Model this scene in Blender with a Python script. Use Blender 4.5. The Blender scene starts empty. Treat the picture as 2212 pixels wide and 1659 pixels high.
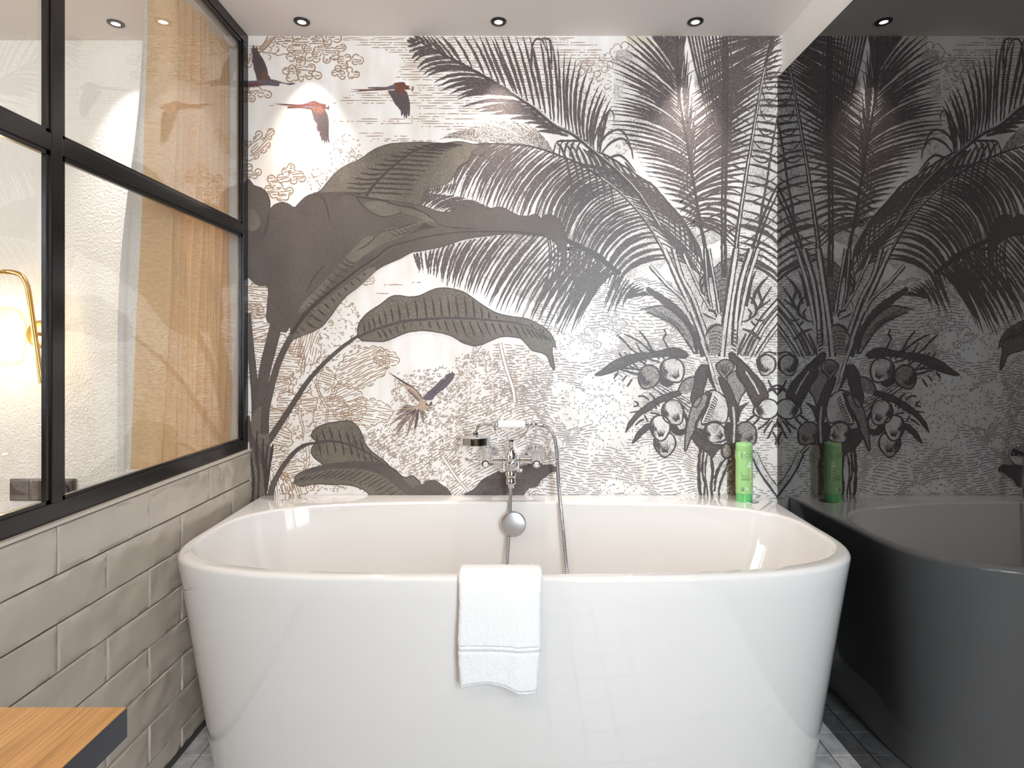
import bpy, bmesh, math, random
from mathutils import Vector, Matrix, noise
from mathutils.geometry import tessellate_polygon
PI = math.pi
S = bpy.context.scene
COL = S.collection
random.seed(7)

# ------------------------------------------------------------------ camera
F, CX, CY, D, CAMZ = 1258.0, 1104.0, 758.0, 2.09, 1.136
cam = bpy.data.cameras.new('camera')
cam.sensor_width = 36.0
cam.lens = 36.0 * F / 2212
cam.shift_x = (1106 - CX) / 2212
cam.shift_y = -(829.5 - CY) / 2212
cam.clip_start = 0.02
co = bpy.data.objects.new('camera', cam)
co.location = (0, 0, CAMZ)
co.rotation_euler = (PI / 2, 0, 0)
COL.objects.link(co)
S.camera = co

# ------------------------------------------------------------------ exposure, world, large lights
S.view_settings.view_transform = 'Standard'
S.view_settings.look = 'None'
S.view_settings.gamma = 1
S.view_settings.use_curve_mapping = False
S.view_settings.exposure = 0.25
S.cycles.max_bounces = 10
S.cycles.diffuse_bounces = 5
S.cycles.glossy_bounces = 6
S.cycles.transparent_max_bounces = 24
S.cycles.sample_clamp_indirect = 6
S.cycles.use_denoising = True
w = bpy.data.worlds.new('world'); S.world = w; w.use_nodes = True
w.node_tree.nodes['Background'].inputs[0].default_value = (0.75, 0.85, 1.0, 1)
w.node_tree.nodes['Background'].inputs[1].default_value = 1.6

def light(name, kind, loc, energy, color, target=None, **kw):
    l = bpy.data.lights.new(name, kind); l.energy = energy; l.color = color
    for k, v in kw.items(): setattr(l, k, v)
    o = bpy.data.objects.new(name, l); o.location = loc
    if target is not None:
        o.rotation_euler = (Vector(target) - Vector(loc)).to_track_quat('-Z', 'Y').to_euler()
    COL.objects.link(o); return o

CEIL = 2.266
# daylight through the bathroom window behind the camera
light('window_daylight', 'AREA', (0.70, -1.11, 1.42), 74, (0.80, 0.90, 1.0), (0.62, 1, 1.2),
      shape='RECTANGLE', size=.56, size_y=1.25)
# added warm fill light behind the camera, from no known lamp
light('warm_fill', 'POINT', (-0.50, -0.1, CEIL - 0.28), 15, (1.0, 0.80, 0.62), shadow_soft_size=.12)
# daylight through the bedroom window
light('bedroom_daylight', 'AREA', (-3.4, 0.1, 1.5), 52, (1.0, 0.97, 0.93), (-1.6, 1.2, 1.2),
      shape='RECTANGLE', size=1.6, size_y=1.5)

# ------------------------------------------------------------------ materials
def mat(name, color=(.8, .8, .8), rough=.5, metal=0., **kw):
    m = bpy.data.materials.new(name); m.use_nodes = True
    b = m.node_tree.nodes['Principled BSDF']
    b.inputs['Base Color'].default_value = (*color, 1)
    b.inputs['Roughness'].default_value = rough
    b.inputs['Metallic'].default_value = metal
    for k, v in kw.items():
        b.inputs[k.replace('_', ' ')].default_value = v
    return m
def nt(m): return m.node_tree.nodes, m.node_tree.links, m.node_tree.nodes['Principled BSDF']
def nd(m, t, **kw):
    n = m.node_tree.nodes.new(t)
    for k, v in kw.items():
        if k in n.inputs.keys(): n.inputs[k].default_value = v
        else: setattr(n, k, v)
    return n
def coords(m, sc=(1, 1, 1)):
    tc = nd(m, 'ShaderNodeTexCoord'); mp = nd(m, 'ShaderNodeMapping')
    mp.inputs['Scale'].default_value = sc
    m.node_tree.links.new(tc.outputs['Object'], mp.inputs[0]); return mp.outputs[0]
def add_bump(m, scale, strength, dist=.001, sc=(1, 1, 1), detail=3, kind='noise'):
    N, L, b = nt(m); c = coords(m, sc)
    t = nd(m, 'ShaderNodeTexNoise', Scale=scale, Detail=detail) if kind == 'noise' else nd(m, 'ShaderNodeTexVoronoi', Scale=scale)
    L.new(c, t.inputs['Vector']); bp = nd(m, 'ShaderNodeBump', Strength=strength, Distance=dist)
    L.new(t.outputs[0], bp.inputs['Height']); L.new(bp.outputs[0], b.inputs['Normal']); return bp
def add_tone(m, scale, c0, c1, p0=.35, p1=.65, sc=(1, 1, 1), detail=4):
    N, L, b = nt(m); c = coords(m, sc)
    t = nd(m, 'ShaderNodeTexNoise', Scale=scale, Detail=detail); L.new(c, t.inputs['Vector'])
    r = nd(m, 'ShaderNodeValToRGB'); r.color_ramp.elements[0].position = p0; r.color_ramp.elements[1].position = p1
    r.color_ramp.elements[0].color = (*c0, 1); r.color_ramp.elements[1].color = (*c1, 1)
    L.new(t.outputs[0], r.inputs[0]); L.new(r.outputs[0], b.inputs['Base Color']); return r
def sr(r, g, b_):   # sRGB 0-255 -> linear
    f = lambda c: (c / 255) / 12.92 if c / 255 <= .04045 else ((c / 255 + .055) / 1.055) ** 2.4
    return (f(r), f(g), f(b_))

M = {}
M['ceiling'] = mat('ceiling_paint', sr(232, 224, 219), .75); add_bump(M['ceiling'], 60, .15, .001)
M['white_paint'] = mat('white_paint', sr(242, 241, 238), .6); add_bump(M['white_paint'], 90, .15, .001)
M['plaster'] = mat('rough_plaster', sr(232, 229, 226), .8)
add_bump(M['plaster'], 110, .75, .006, detail=4)
M['frame'] = mat('black_steel', sr(24, 20, 19), .2, 0.); add_bump(M['frame'], 300, .05, .0005)
M['black'] = mat('matt_black', (.012, .012, .013), .4)
M['acrylic'] = mat('white_acrylic', sr(224, 220, 216), .07, 0., Coat_Weight=1., Coat_Roughness=.02)
M['chrome'] = mat('chrome', (.74, .74, .75), .05, 1.)
M['chrome_dull'] = mat('worn_chrome', (.50, .50, .51), .24, 1.)
M['porcelain'] = mat('porcelain', sr(245, 244, 242), .12)
M['brass'] = mat('brushed_brass', sr(205, 165, 100), .28, 1.); add_bump(M['brass'], 40, .2, .0004, sc=(1, 1, 40))
M['grout'] = mat('grout', sr(104, 92, 80), .85)
M['tile'] = mat('glazed_tile', sr(184, 172, 158), .07, 0., Coat_Weight=.6, Coat_Roughness=.03)
M['tile_trim'] = mat('tile_edge_trim', sr(200, 190, 178), .35)
add_bump(M['tile'], 11, .55, .012, detail=1.5)
M['floor_tile'] = mat('floor_tile', sr(190, 187, 186), .42)
add_tone(M['floor_tile'], 30, sr(176, 173, 172), sr(208, 205, 204)); add_bump(M['floor_tile'], 220, .3, .001)
M['floor_grout'] = mat('floor_grout', sr(70, 66, 64), .9)
M['terry'] = mat('terry_cloth', sr(246, 245, 244), .95, 0., Sheen_Weight=.3); add_bump(M['terry'], 480, .9, .003, detail=2)
M['hem'] = mat('towel_hem', sr(240, 239, 238), .85); add_bump(M['hem'], 900, .4, .0006)
M['plain_gray'] = mat('seal_gray', sr(60, 60, 60), .3)

def oak(name, axis_sc):
    m = mat(name, sr(205, 150, 90), .4)
    r = add_tone(m, 5, sr(176, 124, 70), sr(205, 157, 99), .3, .72, sc=axis_sc, detail=7)
    N, L, b = nt(m); t = nd(m, 'ShaderNodeTexNoise', Scale=5., Detail=3); L.new(coords(m, tuple(v * 6.5 if v > 1 else v * 2.2 for v in axis_sc)), t.inputs['Vector'])
    q = nd(m, 'ShaderNodeValToRGB'); q.color_ramp.elements[0].position = .38; q.color_ramp.elements[1].position = .5
    q.color_ramp.elements[0].color = (.58, .55, .5, 1); q.color_ramp.elements[1].color = (1, 1, 1, 1); L.new(t.outputs[0], q.inputs[0])
    x = nd(m, 'ShaderNodeMix', data_type='RGBA', blend_type='MULTIPLY'); x.inputs['Factor'].default_value = .7
    L.new(r.outputs[0], x.inputs[6]); L.new(q.outputs[0], x.inputs[7]); L.new(x.outputs[2], b.inputs['Base Color'])
    add_bump(m, 6, .25, .0006, sc=axis_sc, detail=8); return m
M['oak'] = oak('oak_top', (9, .55, 9))
M['edge'] = mat('blue_black_edge', sr(22, 24, 34), .25)

def thin_glass(name, tint=(1, 1, 1), ior=1.5, rough=0.):
    m = bpy.data.materials.new(name); m.use_nodes = True
    N = m.node_tree.nodes; L = m.node_tree.links
    for n in list(N):
        if n.type == 'BSDF_PRINCIPLED': N.remove(n)
    out = [n for n in N if n.type == 'OUTPUT_MATERIAL'][0]
    t = N.new('ShaderNodeBsdfTransparent'); t.inputs[0].default_value = (*tint, 1)
    g = N.new('ShaderNodeBsdfGlossy'); g.inputs['Roughness'].default_value = rough
    f = N.new('ShaderNodeFresnel'); ge = N.new('ShaderNodeNewGeometry'); mr = N.new('ShaderNodeMapRange')
    mr.inputs['To Min'].default_value = ior; mr.inputs['To Max'].default_value = 1 / ior
    L.new(ge.outputs['Backfacing'], mr.inputs['Value']); L.new(mr.outputs[0], f.inputs[0])
    x = N.new('ShaderNodeMixShader')
    L.new(f.outputs[0], x.inputs[0]); L.new(t.outputs[0], x.inputs[1]); L.new(g.outputs[0], x.inputs[2])
    L.new(x.outputs[0], out.inputs[0]); return m
M['glass'] = thin_glass('window_glass', (.97, .98, .97), 1.58)
M['smoke_glass'] = thin_glass('smoked_lamp_glass', (.95, .94, .86), 1.6, .05)
M['mirror'] = mat('smoked_mirror', (.006, .006, .007), 0.0, 0., IOR=1.85)
def emit(name, c, s):
    m = bpy.data.materials.new(name); m.use_nodes = True
    b = m.node_tree.nodes['Principled BSDF']; b.inputs['Base Color'].default_value = (.8, .8, .8, 1)
    b.inputs['Emission Color'].default_value = (*c, 1); b.inputs['Emission Strength'].default_value = s; return m
M['led'] = emit('led_lens', (1, .97, .92), 9)
M['bulb'] = emit('warm_bulb', (1, .82, .55), 30)

def fabric(name, c0, c1, trans=.35):
    m = bpy.data.materials.new(name); m.use_nodes = True
    N, L, b = nt(m); out = [n for n in N if n.type == 'OUTPUT_MATERIAL'][0]
    tc = nd(m, 'ShaderNodeTexCoord')
    hs = []
    for sc, sd in (((1, 230, 120), 1.0), ((1, 120, 330), 1.0)):
        mp = nd(m, 'ShaderNodeMapping'); mp.inputs['Scale'].default_value = sc
        L.new(tc.outputs['Object'], mp.inputs[0])
        t = nd(m, 'ShaderNodeTexNoise', Scale=1.0, Detail=2); L.new(mp.outputs[0], t.inputs['Vector']); hs.append(t)
    a = nd(m, 'ShaderNodeMath', operation='ADD'); L.new(hs[0].outputs[0], a.inputs[0]); L.new(hs[1].outputs[0], a.inputs[1])
    r = nd(m, 'ShaderNodeValToRGB'); r.color_ramp.elements[0].position = .25; r.color_ramp.elements[1].position = .75
    r.color_ramp.elements[0].color = (*c0, 1); r.color_ramp.elements[1].color = (*c1, 1)
    h = nd(m, 'ShaderNodeMath', operation='MULTIPLY'); h.inputs[1].default_value = .5
    L.new(a.outputs[0], h.inputs[0]); L.new(h.outputs[0], r.inputs[0]); L.new(r.outputs[0], b.inputs['Base Color'])
    b.inputs['Roughness'].default_value = .9
    bp = nd(m, 'ShaderNodeBump', Strength=.5, Distance=.001); L.new(a.outputs[0], bp.inputs['Height']); L.new(bp.outputs[0], b.inputs['Normal'])
    tr = nd(m, 'ShaderNodeBsdfTranslucent'); L.new(r.outputs[0], tr.inputs[0])
    x = nd(m, 'ShaderNodeMixShader'); x.inputs[0].default_value = trans
    L.new(b.outputs[0], x.inputs[1]); L.new(tr.outputs[0], x.inputs[2]); L.new(x.outputs[0], out.inputs[0]); return m
M['linen'] = fabric('linen_curtain', sr(218, 180, 136), sr(248, 220, 180))
M['sheer'] = fabric('pale_lining', sr(196, 196, 198), sr(232, 232, 234), .4)

# ------------------------------------------------------------------ mesh helpers
def mk(name, verts, faces, mats, parent=None, idx=None, smooth=False, loc=None):
    me = bpy.data.meshes.new(name); me.from_pydata([tuple(v) for v in verts], [], faces)
    for m in (mats if isinstance(mats, (list, tuple)) else [mats]): me.materials.append(M[m] if isinstance(m, str) else m)
    if idx is not None: me.polygons.foreach_set('material_index', idx)
    if smooth: me.polygons.foreach_set('use_smooth', [True] * len(me.polygons))
    me.update()
    o = bpy.data.objects.new(name, me); COL.objects.link(o)
    if parent is not None: o.parent = parent; o.matrix_parent_inverse = Matrix.Translation(-parent.location)
    return o
class MB:
    def __init__(s): s.v = []; s.f = []; s.i = []
    def add(s, v, f, mi=0):
        n = len(s.v); s.v += [tuple(p) for p in v]; s.f += [tuple(k + n for k in q) for q in f]; s.i += [mi] * len(f); return s
    def box(s, x0, x1, y0, y1, z0, z1, mi=0, bev=0.):
        if bev:
            bm = bmesh.new(); bmesh.ops.create_cube(bm, size=1)
            for v in bm.verts: v.co = ((x0 + x1) / 2 + v.co.x * (x1 - x0), (y0 + y1) / 2 + v.co.y * (y1 - y0), (z0 + z1) / 2 + v.co.z * (z1 - z0))
            bmesh.ops.bevel(bm, geom=bm.edges[:], offset=bev, segments=2, affect='EDGES', profile=.5)
            bm.verts.index_update(); s.add([v.co[:] for v in bm.verts], [[v.index for v in f.verts] for f in bm.faces], mi); bm.free(); return s
        v = [(x, y, z) for x in (x0, x1) for y in (y0, y1) for z in (z0, z1)]
        return s.add(v, [(0, 1, 3, 2), (4, 6, 7, 5), (0, 4, 5, 1), (2, 3, 7, 6), (0, 2, 6, 4), (1, 5, 7, 3)], mi)
    def tube(s, pts, r, n=12, mi=0, cap=True, up=None):
        pts = [Vector(p) for p in pts]; rs = r if isinstance(r, (list, tuple)) else [r] * len(pts)
        v = []; f = []; prev = None
        for k, p in enumerate(pts):
            t = (pts[min(k + 1, len(pts) - 1)] - pts[max(k - 1, 0)])
            if t.length < 1e-9: t = Vector((0, 0, 1))
            t.normalize()
            if prev is None:
                a = Vector((0, 0, 1)) if abs(t.z) < .9 else Vector((1, 0, 0)); prev = t.cross(a).normalized()
            u = (prev - t * prev.dot(t)).normalized(); prev = u; w_ = t.cross(u)
            for j in range(n):
                a = 2 * PI * j / n; v.append(p + (u * math.cos(a) + w_ * math.sin(a)) * rs[k])
        for k in range(len(pts) - 1):
            for j in range(n):
                f.append((k * n + j, k * n + (j + 1) % n, (k + 1) * n + (j + 1) % n, (k + 1) * n + j))
        if cap: f.append(tuple(range(n))[::-1]); f.append(tuple((len(pts) - 1) * n + j for j in range(n)))
        return s.add(v, f, mi)
    def lathe(s, prof, o, axis=(0, 0, 1), n=32, mi=0, sy=1.):
        # prof: (radius, height) along axis
        ax = Vector(axis).normalized(); a = Vector((1, 0, 0)) if abs(ax.x) < .9 else Vector((0, 1, 0))
        u = (a - ax * a.dot(ax)).normalized(); w_ = ax.cross(u); o = Vector(o); v = []; f = []
        for r, h in prof:
            for j in range(n):
                t = 2 * PI * j / n; v.append(o + ax * h + (u * math.cos(t) + w_ * math.sin(t) * sy) * max(r, 1e-5))
        for k in range(len(prof) - 1):
            for j in range(n): f.append((k * n + j, k * n + (j + 1) % n, (k + 1) * n + (j + 1) % n, (k + 1) * n + j))
        return s.add(v, f, mi)
    def build(s, name, mats, parent=None, smooth=False, auto=None):
        o = mk(name, s.v, s.f, mats, parent, s.i, smooth)
        bm = bmesh.new(); bm.from_mesh(o.data); bmesh.ops.recalc_face_normals(bm, faces=bm.faces)
        if auto:
            for e in bm.edges:
                e.smooth = len(e.link_faces) == 2 and e.calc_face_angle(0) < auto
        bm.to_mesh(o.data); bm.free()
        return o
def cr(pts, step=8.):      # Catmull-Rom through tuples of any dimension
    if len(pts) < 3:
        a, b = pts[0], pts[-1]; d = math.dist(a[:2], b[:2]) if len(a) == 2 else math.dist(a, b); n = max(1, int(d / step))
        return [tuple(a[k] + (b[k] - a[k]) * i / n for k in range(len(a))) for i in range(n + 1)]
    P = [pts[0]] + list(pts) + [pts[-1]]; out = []
    for i in range(1, len(P) - 2):
        p0, p1, p2, p3 = P[i - 1:i + 3]; n = max(1, int(math.dist(p1, p2) / step))
        for j in range(n):
            t = j / n; out.append(tuple(.5 * (2 * p1[k] + (p2[k] - p0[k]) * t + (2 * p0[k] - 5 * p1[k] + 4 * p2[k] - p3[k]) * t * t + (3 * p1[k] - p0[k] - 3 * p2[k] + p3[k]) * t ** 3) for k in range(len(p1))))
    out.append(tuple(pts[-1])); return out
def thing(name, label, cat, loc=(0, 0, 0), group=None):
    o = bpy.data.objects.new(name, None); o.location = loc; COL.objects.link(o)
    return tag(o, label, cat, group)
def tag(o, label=None, cat=None, group=None, kind=None):
    if label: o['label'] = label
    if cat: o['category'] = cat
    if group: o['group'] = group
    if kind: o['kind'] = kind
    return o
def struct(o, label=None, cat=None): return tag(o, label, cat, kind='structure')
def at(px, py, Y): return Vector(((px - CX) / F * Y, Y, CAMZ - (py - CY) / F * Y))
# ------------------------------------------------------------------ printed wallpaper (flat print, inside the mesh of the back wall)
def ink(name, c_ink, c_gap, lo, hi, scale=520, rough=.42, big=None):
    m = mat(name, c_ink, rough); N, L, b = nt(m)
    r = add_tone(m, scale, c_gap, c_ink, lo, hi, detail=1.5)
    if big:   # slow density change of the stipple
        t = nd(m, 'ShaderNodeTexNoise', Scale=big[0], Detail=2); L.new(coords(m, (1, 1, 1)), t.inputs['Vector'])
        s = nd(m, 'ShaderNodeMath', operation='MULTIPLY_ADD'); s.inputs[1].default_value = big[1]
        old = r.inputs[0].links[0].from_socket
        L.new(t.outputs[0], s.inputs[0]); L.new(old, s.inputs[2])
        s2 = nd(m, 'ShaderNodeMath', operation='SUBTRACT'); s2.inputs[1].default_value = big[1] * .5
        L.new(s.outputs[0], s2.inputs[0]); L.new(s2.outputs[0], r.inputs[0])
    return m
PAPER = sr(236, 232, 228)
M['paper'] = mat('wallpaper_paper', PAPER, .38)
add_tone(M['paper'], 7, sr(226, 218, 210), sr(242, 240, 238), .3, .7, sc=(2.2, 1, .7), detail=6)
add_bump(M['paper'], 900, .12, .0003)
DK = sr(74, 66, 66)
M['m_ink'] = ink('ink_dark', DK, sr(120, 112, 108), .32, .42)
M['m_frond'] = ink('ink_frond', sr(84, 74, 73), sr(176, 168, 162), .30, .38)
M['m_rough'] = ink('ink_frond_grainy', sr(92, 82, 79), sr(214, 207, 200), .42, .50)
M['m_stip'] = ink('ink_stipple_light', sr(116, 105, 102), sr(230, 225, 220), .54, .62, big=(14, .5))
M['m_stip2'] = ink('ink_stipple_mid', sr(94, 85, 83), sr(190, 183, 177), .44, .54)
M['m_leaf'] = ink('ink_banana_leaf', sr(84, 75, 69), sr(130, 122, 110), .44, .56, big=(9, .25))
M['m_leafd'] = ink('ink_banana_leaf_dark', sr(78, 69, 66), sr(104, 95, 89), .42, .58, big=(7, .3))
M['m_vein'] = ink('ink_vein', sr(64, 55, 52), sr(88, 79, 74), .3, .5)
M['m_tan'] = mat('ink_tan', sr(158, 131, 108), .45)
M['m_mid'] = mat('ink_taupe', sr(160, 142, 130), .45)
M['m_grey'] = mat('ink_grey', sr(158, 149, 147), .45)
M['m_red'] = ink('ink_parrot_red', sr(128, 66, 54), sr(96, 66, 60), .4, .6, 200)
M['m_blue'] = ink('ink_parrot_blue', sr(84, 78, 92), sr(118, 104, 108), .4, .6, 260)
M['m_wing'] = ink('ink_parrot_wing', sr(78, 64, 66), sr(108, 90, 92), .4, .6, 260)
M['m_buff'] = ink('ink_parrot_buff', sr(196, 176, 152), sr(164, 140, 118), .4, .6, 260)
M['m_redb'] = ink('ink_parrot_rust', sr(140, 92, 72), sr(104, 76, 68), .4, .6, 200)
M['m_face'] = mat('ink_parrot_face', sr(224, 214, 206), .45)
M['m_brown'] = ink('ink_brown', sr(80, 62, 50), sr(150, 125, 100), .4, .5, 380)
M['m_stain'] = mat('paper_stain', sr(206, 199, 180), .42)
MN = ['paper', 'm_ink', 'm_frond', 'm_rough', 'm_stip', 'm_stip2', 'm_leaf', 'm_leafd', 'm_vein', 'm_tan', 'm_mid', 'm_grey', 'm_red', 'm_blue', 'm_wing', 'm_buff', 'm_face', 'm_redb', 'm_brown', 'm_stain']
MI = {n: i for i, n in enumerate(MN)}
X0, X1, Y0, Y1 = 536.5, 1688.5, 77.5, 1180.
mv = []; mf = []; mi_ = []; fk = 0
def clip(poly):
    for ax, lim, sg in ((0, X0, 1), (0, X1, -1), (1, Y0, 1), (1, Y1, -1)):
        if all((p[ax] - lim) * sg >= 0 for p in poly): continue
        out = []
        for i in range(len(poly)):
            a, b = poly[i - 1], poly[i]; da, db = (a[ax] - lim) * sg, (b[ax] - lim) * sg
            if da * db < 0:
                t = da / (da - db); out.append(tuple(a[k] + (b[k] - a[k]) * t for k in (0, 1)))
            if db >= 0: out.append(b)
        poly = out
        if len(poly) < 3: return None
    return poly
def face(poly, m, ly):
    poly = clip(poly)
    if not poly: return
    n = len(mv)
    global fk
    fk = (fk + 1) % 97
    for p in poly: mv.append((p[0], p[1], ly + fk * .0025))
    mf.append(tuple(range(n, n + len(poly)))); mi_.append(MI[m])
rnd = random.Random(11)
def poly(pts, m, ly, step=7, smooth=True, jit=0.):
    if smooth: pts = cr(list(pts) + [pts[0]], step)[:-1]
    if jit: pts = [(x + rnd.uniform(-jit, jit), y + rnd.uniform(-jit, jit)) for x, y in pts]
    q = [Vector((x, y, 0)) for x, y in pts]
    for t in tessellate_polygon([q]): face([tuple(q[k][:2]) for k in t], m, ly)
def stroke(pts, w_, m, ly, jit=.25, step=6, raw=False):
    # w_: width or list of widths along the stroke
    c = pts if raw else cr(pts, step)
    if len(c) < 2: return
    n = len(c); L = []; R = []
    for i, p in enumerate(c):
        a = c[max(i - 1, 0)]; b = c[min(i + 1, n - 1)]; dx, dy = b[0] - a[0], b[1] - a[1]; l = math.hypot(dx, dy) or 1
        if isinstance(w_, (list, tuple)):
            t = i / (n - 1) * (len(w_) - 1); k = min(int(t), len(w_) - 2); ww = w_[k] + (w_[k + 1] - w_[k]) * (t - k)
        else: ww = w_
        h = ww / 2; j1, j2 = rnd.uniform(-jit, jit), rnd.uniform(-jit, jit)
        L.append((p[0] - dy / l * (h + j1), p[1] + dx / l * (h + j1))); R.append((p[0] + dy / l * (h + j2), p[1] - dx / l * (h + j2)))
    for i in range(n - 1): face([L[i], L[i + 1], R[i + 1], R[i]], m, ly)
def qb(a, c, b, n=12):
    return [((1 - t) ** 2 * a[0] + 2 * t * (1 - t) * c[0] + t * t * b[0], (1 - t) ** 2 * a[1] + 2 * t * (1 - t) * c[1] + t * t * b[1]) for t in [i / n for i in range(n + 1)]]
def res(pts, t):          # point on a keyed polyline (index-parametrised, smooth)
    u = t * (len(pts) - 1); i = min(int(u), len(pts) - 2); u -= i
    p0 = pts[max(i - 1, 0)]; p1 = pts[i]; p2 = pts[i + 1]; p3 = pts[min(i + 2, len(pts) - 1)]
    return tuple(.5 * (2 * p1[k] + (p2[k] - p0[k]) * u + (2 * p0[k] - 5 * p1[k] + 4 * p2[k] - p3[k]) * u * u + (3 * p1[k] - p0[k] - 3 * p2[k] + p3[k]) * u ** 3) for k in (0, 1))
def leaflets(B, C, T, n, w_, m, ly, jit=.6, tj=4., wv=.25):
    for i in range(n):
        t = (i + rnd.uniform(-.18, .18)) / (n - 1); t = min(1, max(0, t))
        b, c, e = res(B, t), res(C, t), res(T, t)
        e = (e[0] + rnd.uniform(-tj, tj), e[1] + rnd.uniform(-tj, tj)); k = 1 + rnd.uniform(-wv, wv)
        stroke(qb(b, c, e, 16), [w_ * .45 * k, w_ * .95 * k, w_ * 1.1 * k, w_ * k, w_ * .7 * k, .6], m, ly, jit, raw=True)
def crop(ox, oy, s): return lambda *a: [(ox + x / s, oy + y / s) for x, y in a]
def inpoly(x, y, P):
    r = False; j = len(P) - 1
    for i in range(len(P)):
        if (P[i][1] > y) != (P[j][1] > y) and x < (P[j][0] - P[i][0]) * (y - P[i][1]) / (P[j][1] - P[i][1]) + P[i][0]: r = not r
        j = i
    return r
# ---- sky lines
def skylines(y, xs, xe, m='m_tan', w_=2.0, gap=.25):
    x = xs
    while x < xe:
        l = rnd.uniform(10, 60) if rnd.random() > .3 else rnd.uniform(2, 7)
        e = min(x + l, xe)
        stroke([(x, y + rnd.uniform(-.5, .5)), ((x + e) / 2, y + rnd.uniform(-.5, .5)), (e, y + rnd.uniform(-.5, .5))], [w_ * .6, w_, w_ * .5], m, 1, .2, 9)
        x = e + rnd.uniform(2, 6 if rnd.random() > gap else 26)
for k, y in enumerate([82, 86, 92, 97, 103, 108, 113, 119, 126, 131, 136, 141, 145, 150, 155, 161, 167, 172]):
    skylines(y, [742, 741, 778, 770, 803, 832, 840, 862, 867, 872, 874, 874, 866, 865, 862, 864, 855, 870][k], [1240, 1228, 1265, 1290, 1180, 1300, 1290, 1310, 1320, 1320, 1310, 1295, 1265, 1250, 1250, 1250, 1245, 1240][k], gap=.05 if k < 9 else .2)
for y, a, b in ((177, 1000, 1240), (184, 900, 1235), (190, 902, 1220), (195, 905, 1210), (201, 770, 1200), (206, 755, 1195), (211, 740, 1190), (217, 735, 1150), (223, 720, 1130), (229, 900, 1120), (234, 905, 1180), (240, 990, 1180), (246, 905, 1100), (252, 888, 960), (257, 780, 1100), (262, 720, 950), (267, 790, 1090), (273, 910, 1060), (279, 955, 1010), (288, 775, 830), (294, 790, 880), (300, 805, 890), (304, 800, 940)):
    skylines(y, a, b, gap=.5)
for y, a, b in ((100, 538, 580), (106, 538, 575), (111, 538, 572), (117, 538, 560), (610, 890, 910), (615, 830, 870), (634, 812, 840), (228, 582, 592)): skylines(y, a, b)
# ---- engraved foliage
def arc(cx, cy, r, a0, a1, m, w_, ly):
    n = max(3, int(abs(a1 - a0) * r / 3)); stroke([(cx + r * math.cos(a0 + (a1 - a0) * i / n), cy + r * math.sin(a0 + (a1 - a0) * i / n)) for i in range(n + 1)], w_, m, ly, .25, raw=True)
def cluster(circles, m='m_tan', w_=2.6, ly=2, hatch=5.2, tilt=0., dashed=False, fill=True, wob=1.2, com=.3):
    if fill:      # paper under the cluster, so lines behind do not run through
        for cx, cy, r in circles: poly([(cx + r * math.cos(i * .628), cy + r * math.sin(i * .628)) for i in range(10)], 'paper', ly - .5, 99, False)
    for i, (cx, cy, r) in enumerate(circles):
        n = 22; run = []
        a0 = rnd.uniform(0, 6.28)
        for k in range(n + 1):
            a = a0 + 2 * PI * k / n; x, y = cx + r * math.cos(a), cy + r * math.sin(a)
            hid = any((x - p) ** 2 + (y - q) ** 2 < (s * 1.02) ** 2 for j, (p, q, s) in enumerate(circles) if j != i)
            if dashed and k % 4 == 3: hid = True
            if hid:
                if len(run) > 1: stroke(run, w_, m, ly, .3, raw=True)
                run = []
            else: run.append((x, y))
        if len(run) > 1: stroke(run, w_, m, ly, .3, raw=True)
    if dashed:
        for cx, cy, r in circles:
            for k in range(int(r * com + rnd.random())):
                a = rnd.uniform(0, 6.28); q = rnd.uniform(.1, .85) * r; arc(cx + q * math.cos(a), cy + q * math.sin(a), 3.2, a - .5, a + .7, m, w_ * .85, ly)
        return
    if not hatch: return
    x0 = min(c[0] - c[2] for c in circles); x1 = max(c[0] + c[2] for c in circles); y0 = min(c[1] - c[2] for c in circles); y1 = max(c[1] + c[2] for c in circles)
    ca, sa = math.cos(tilt), math.sin(tilt); R = math.hypot(x1 - x0, y1 - y0) / 2; mx, my = (x0 + x1) / 2, (y0 + y1) / 2
    v = -R
    while v < R:
        run = []; u = -R; ph = rnd.uniform(0, 6)
        while u < R:
            vv = v + wob * math.sin(u * .09 + ph)
            x, y = mx + u * ca - vv * sa, my + u * sa + vv * ca
            if any((x - p) ** 2 + (y - q) ** 2 < (s - 1) ** 2 for p, q, s in circles) and rnd.random() > .07: run.append((x, y))
            else:
                if len(run) > 2: stroke(run, w_ * .9, m, ly, .35, raw=True)
                run = []
            u += 3.5
        if len(run) > 2: stroke(run, w_ * .9, m, ly, .35, raw=True)
        v += hatch
def blob(cx, cy, rx, ry, r=9, n=None, tilt=0.):
    n = n or int(rx * ry / (r * r) * 2.6) + 4; out = []
    ca, sa = math.cos(tilt), math.sin(tilt)
    for i in range(n):
        a = i * 2.399; q = math.sqrt((i + .5) / n); u, v = q * rx * math.cos(a), q * ry * math.sin(a)
        out.append((cx + u * ca - v * sa + rnd.uniform(-2, 2), cy + u * sa + v * ca + rnd.uniform(-2, 2), r * rnd.uniform(.75, 1.25)))
    return out
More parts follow.
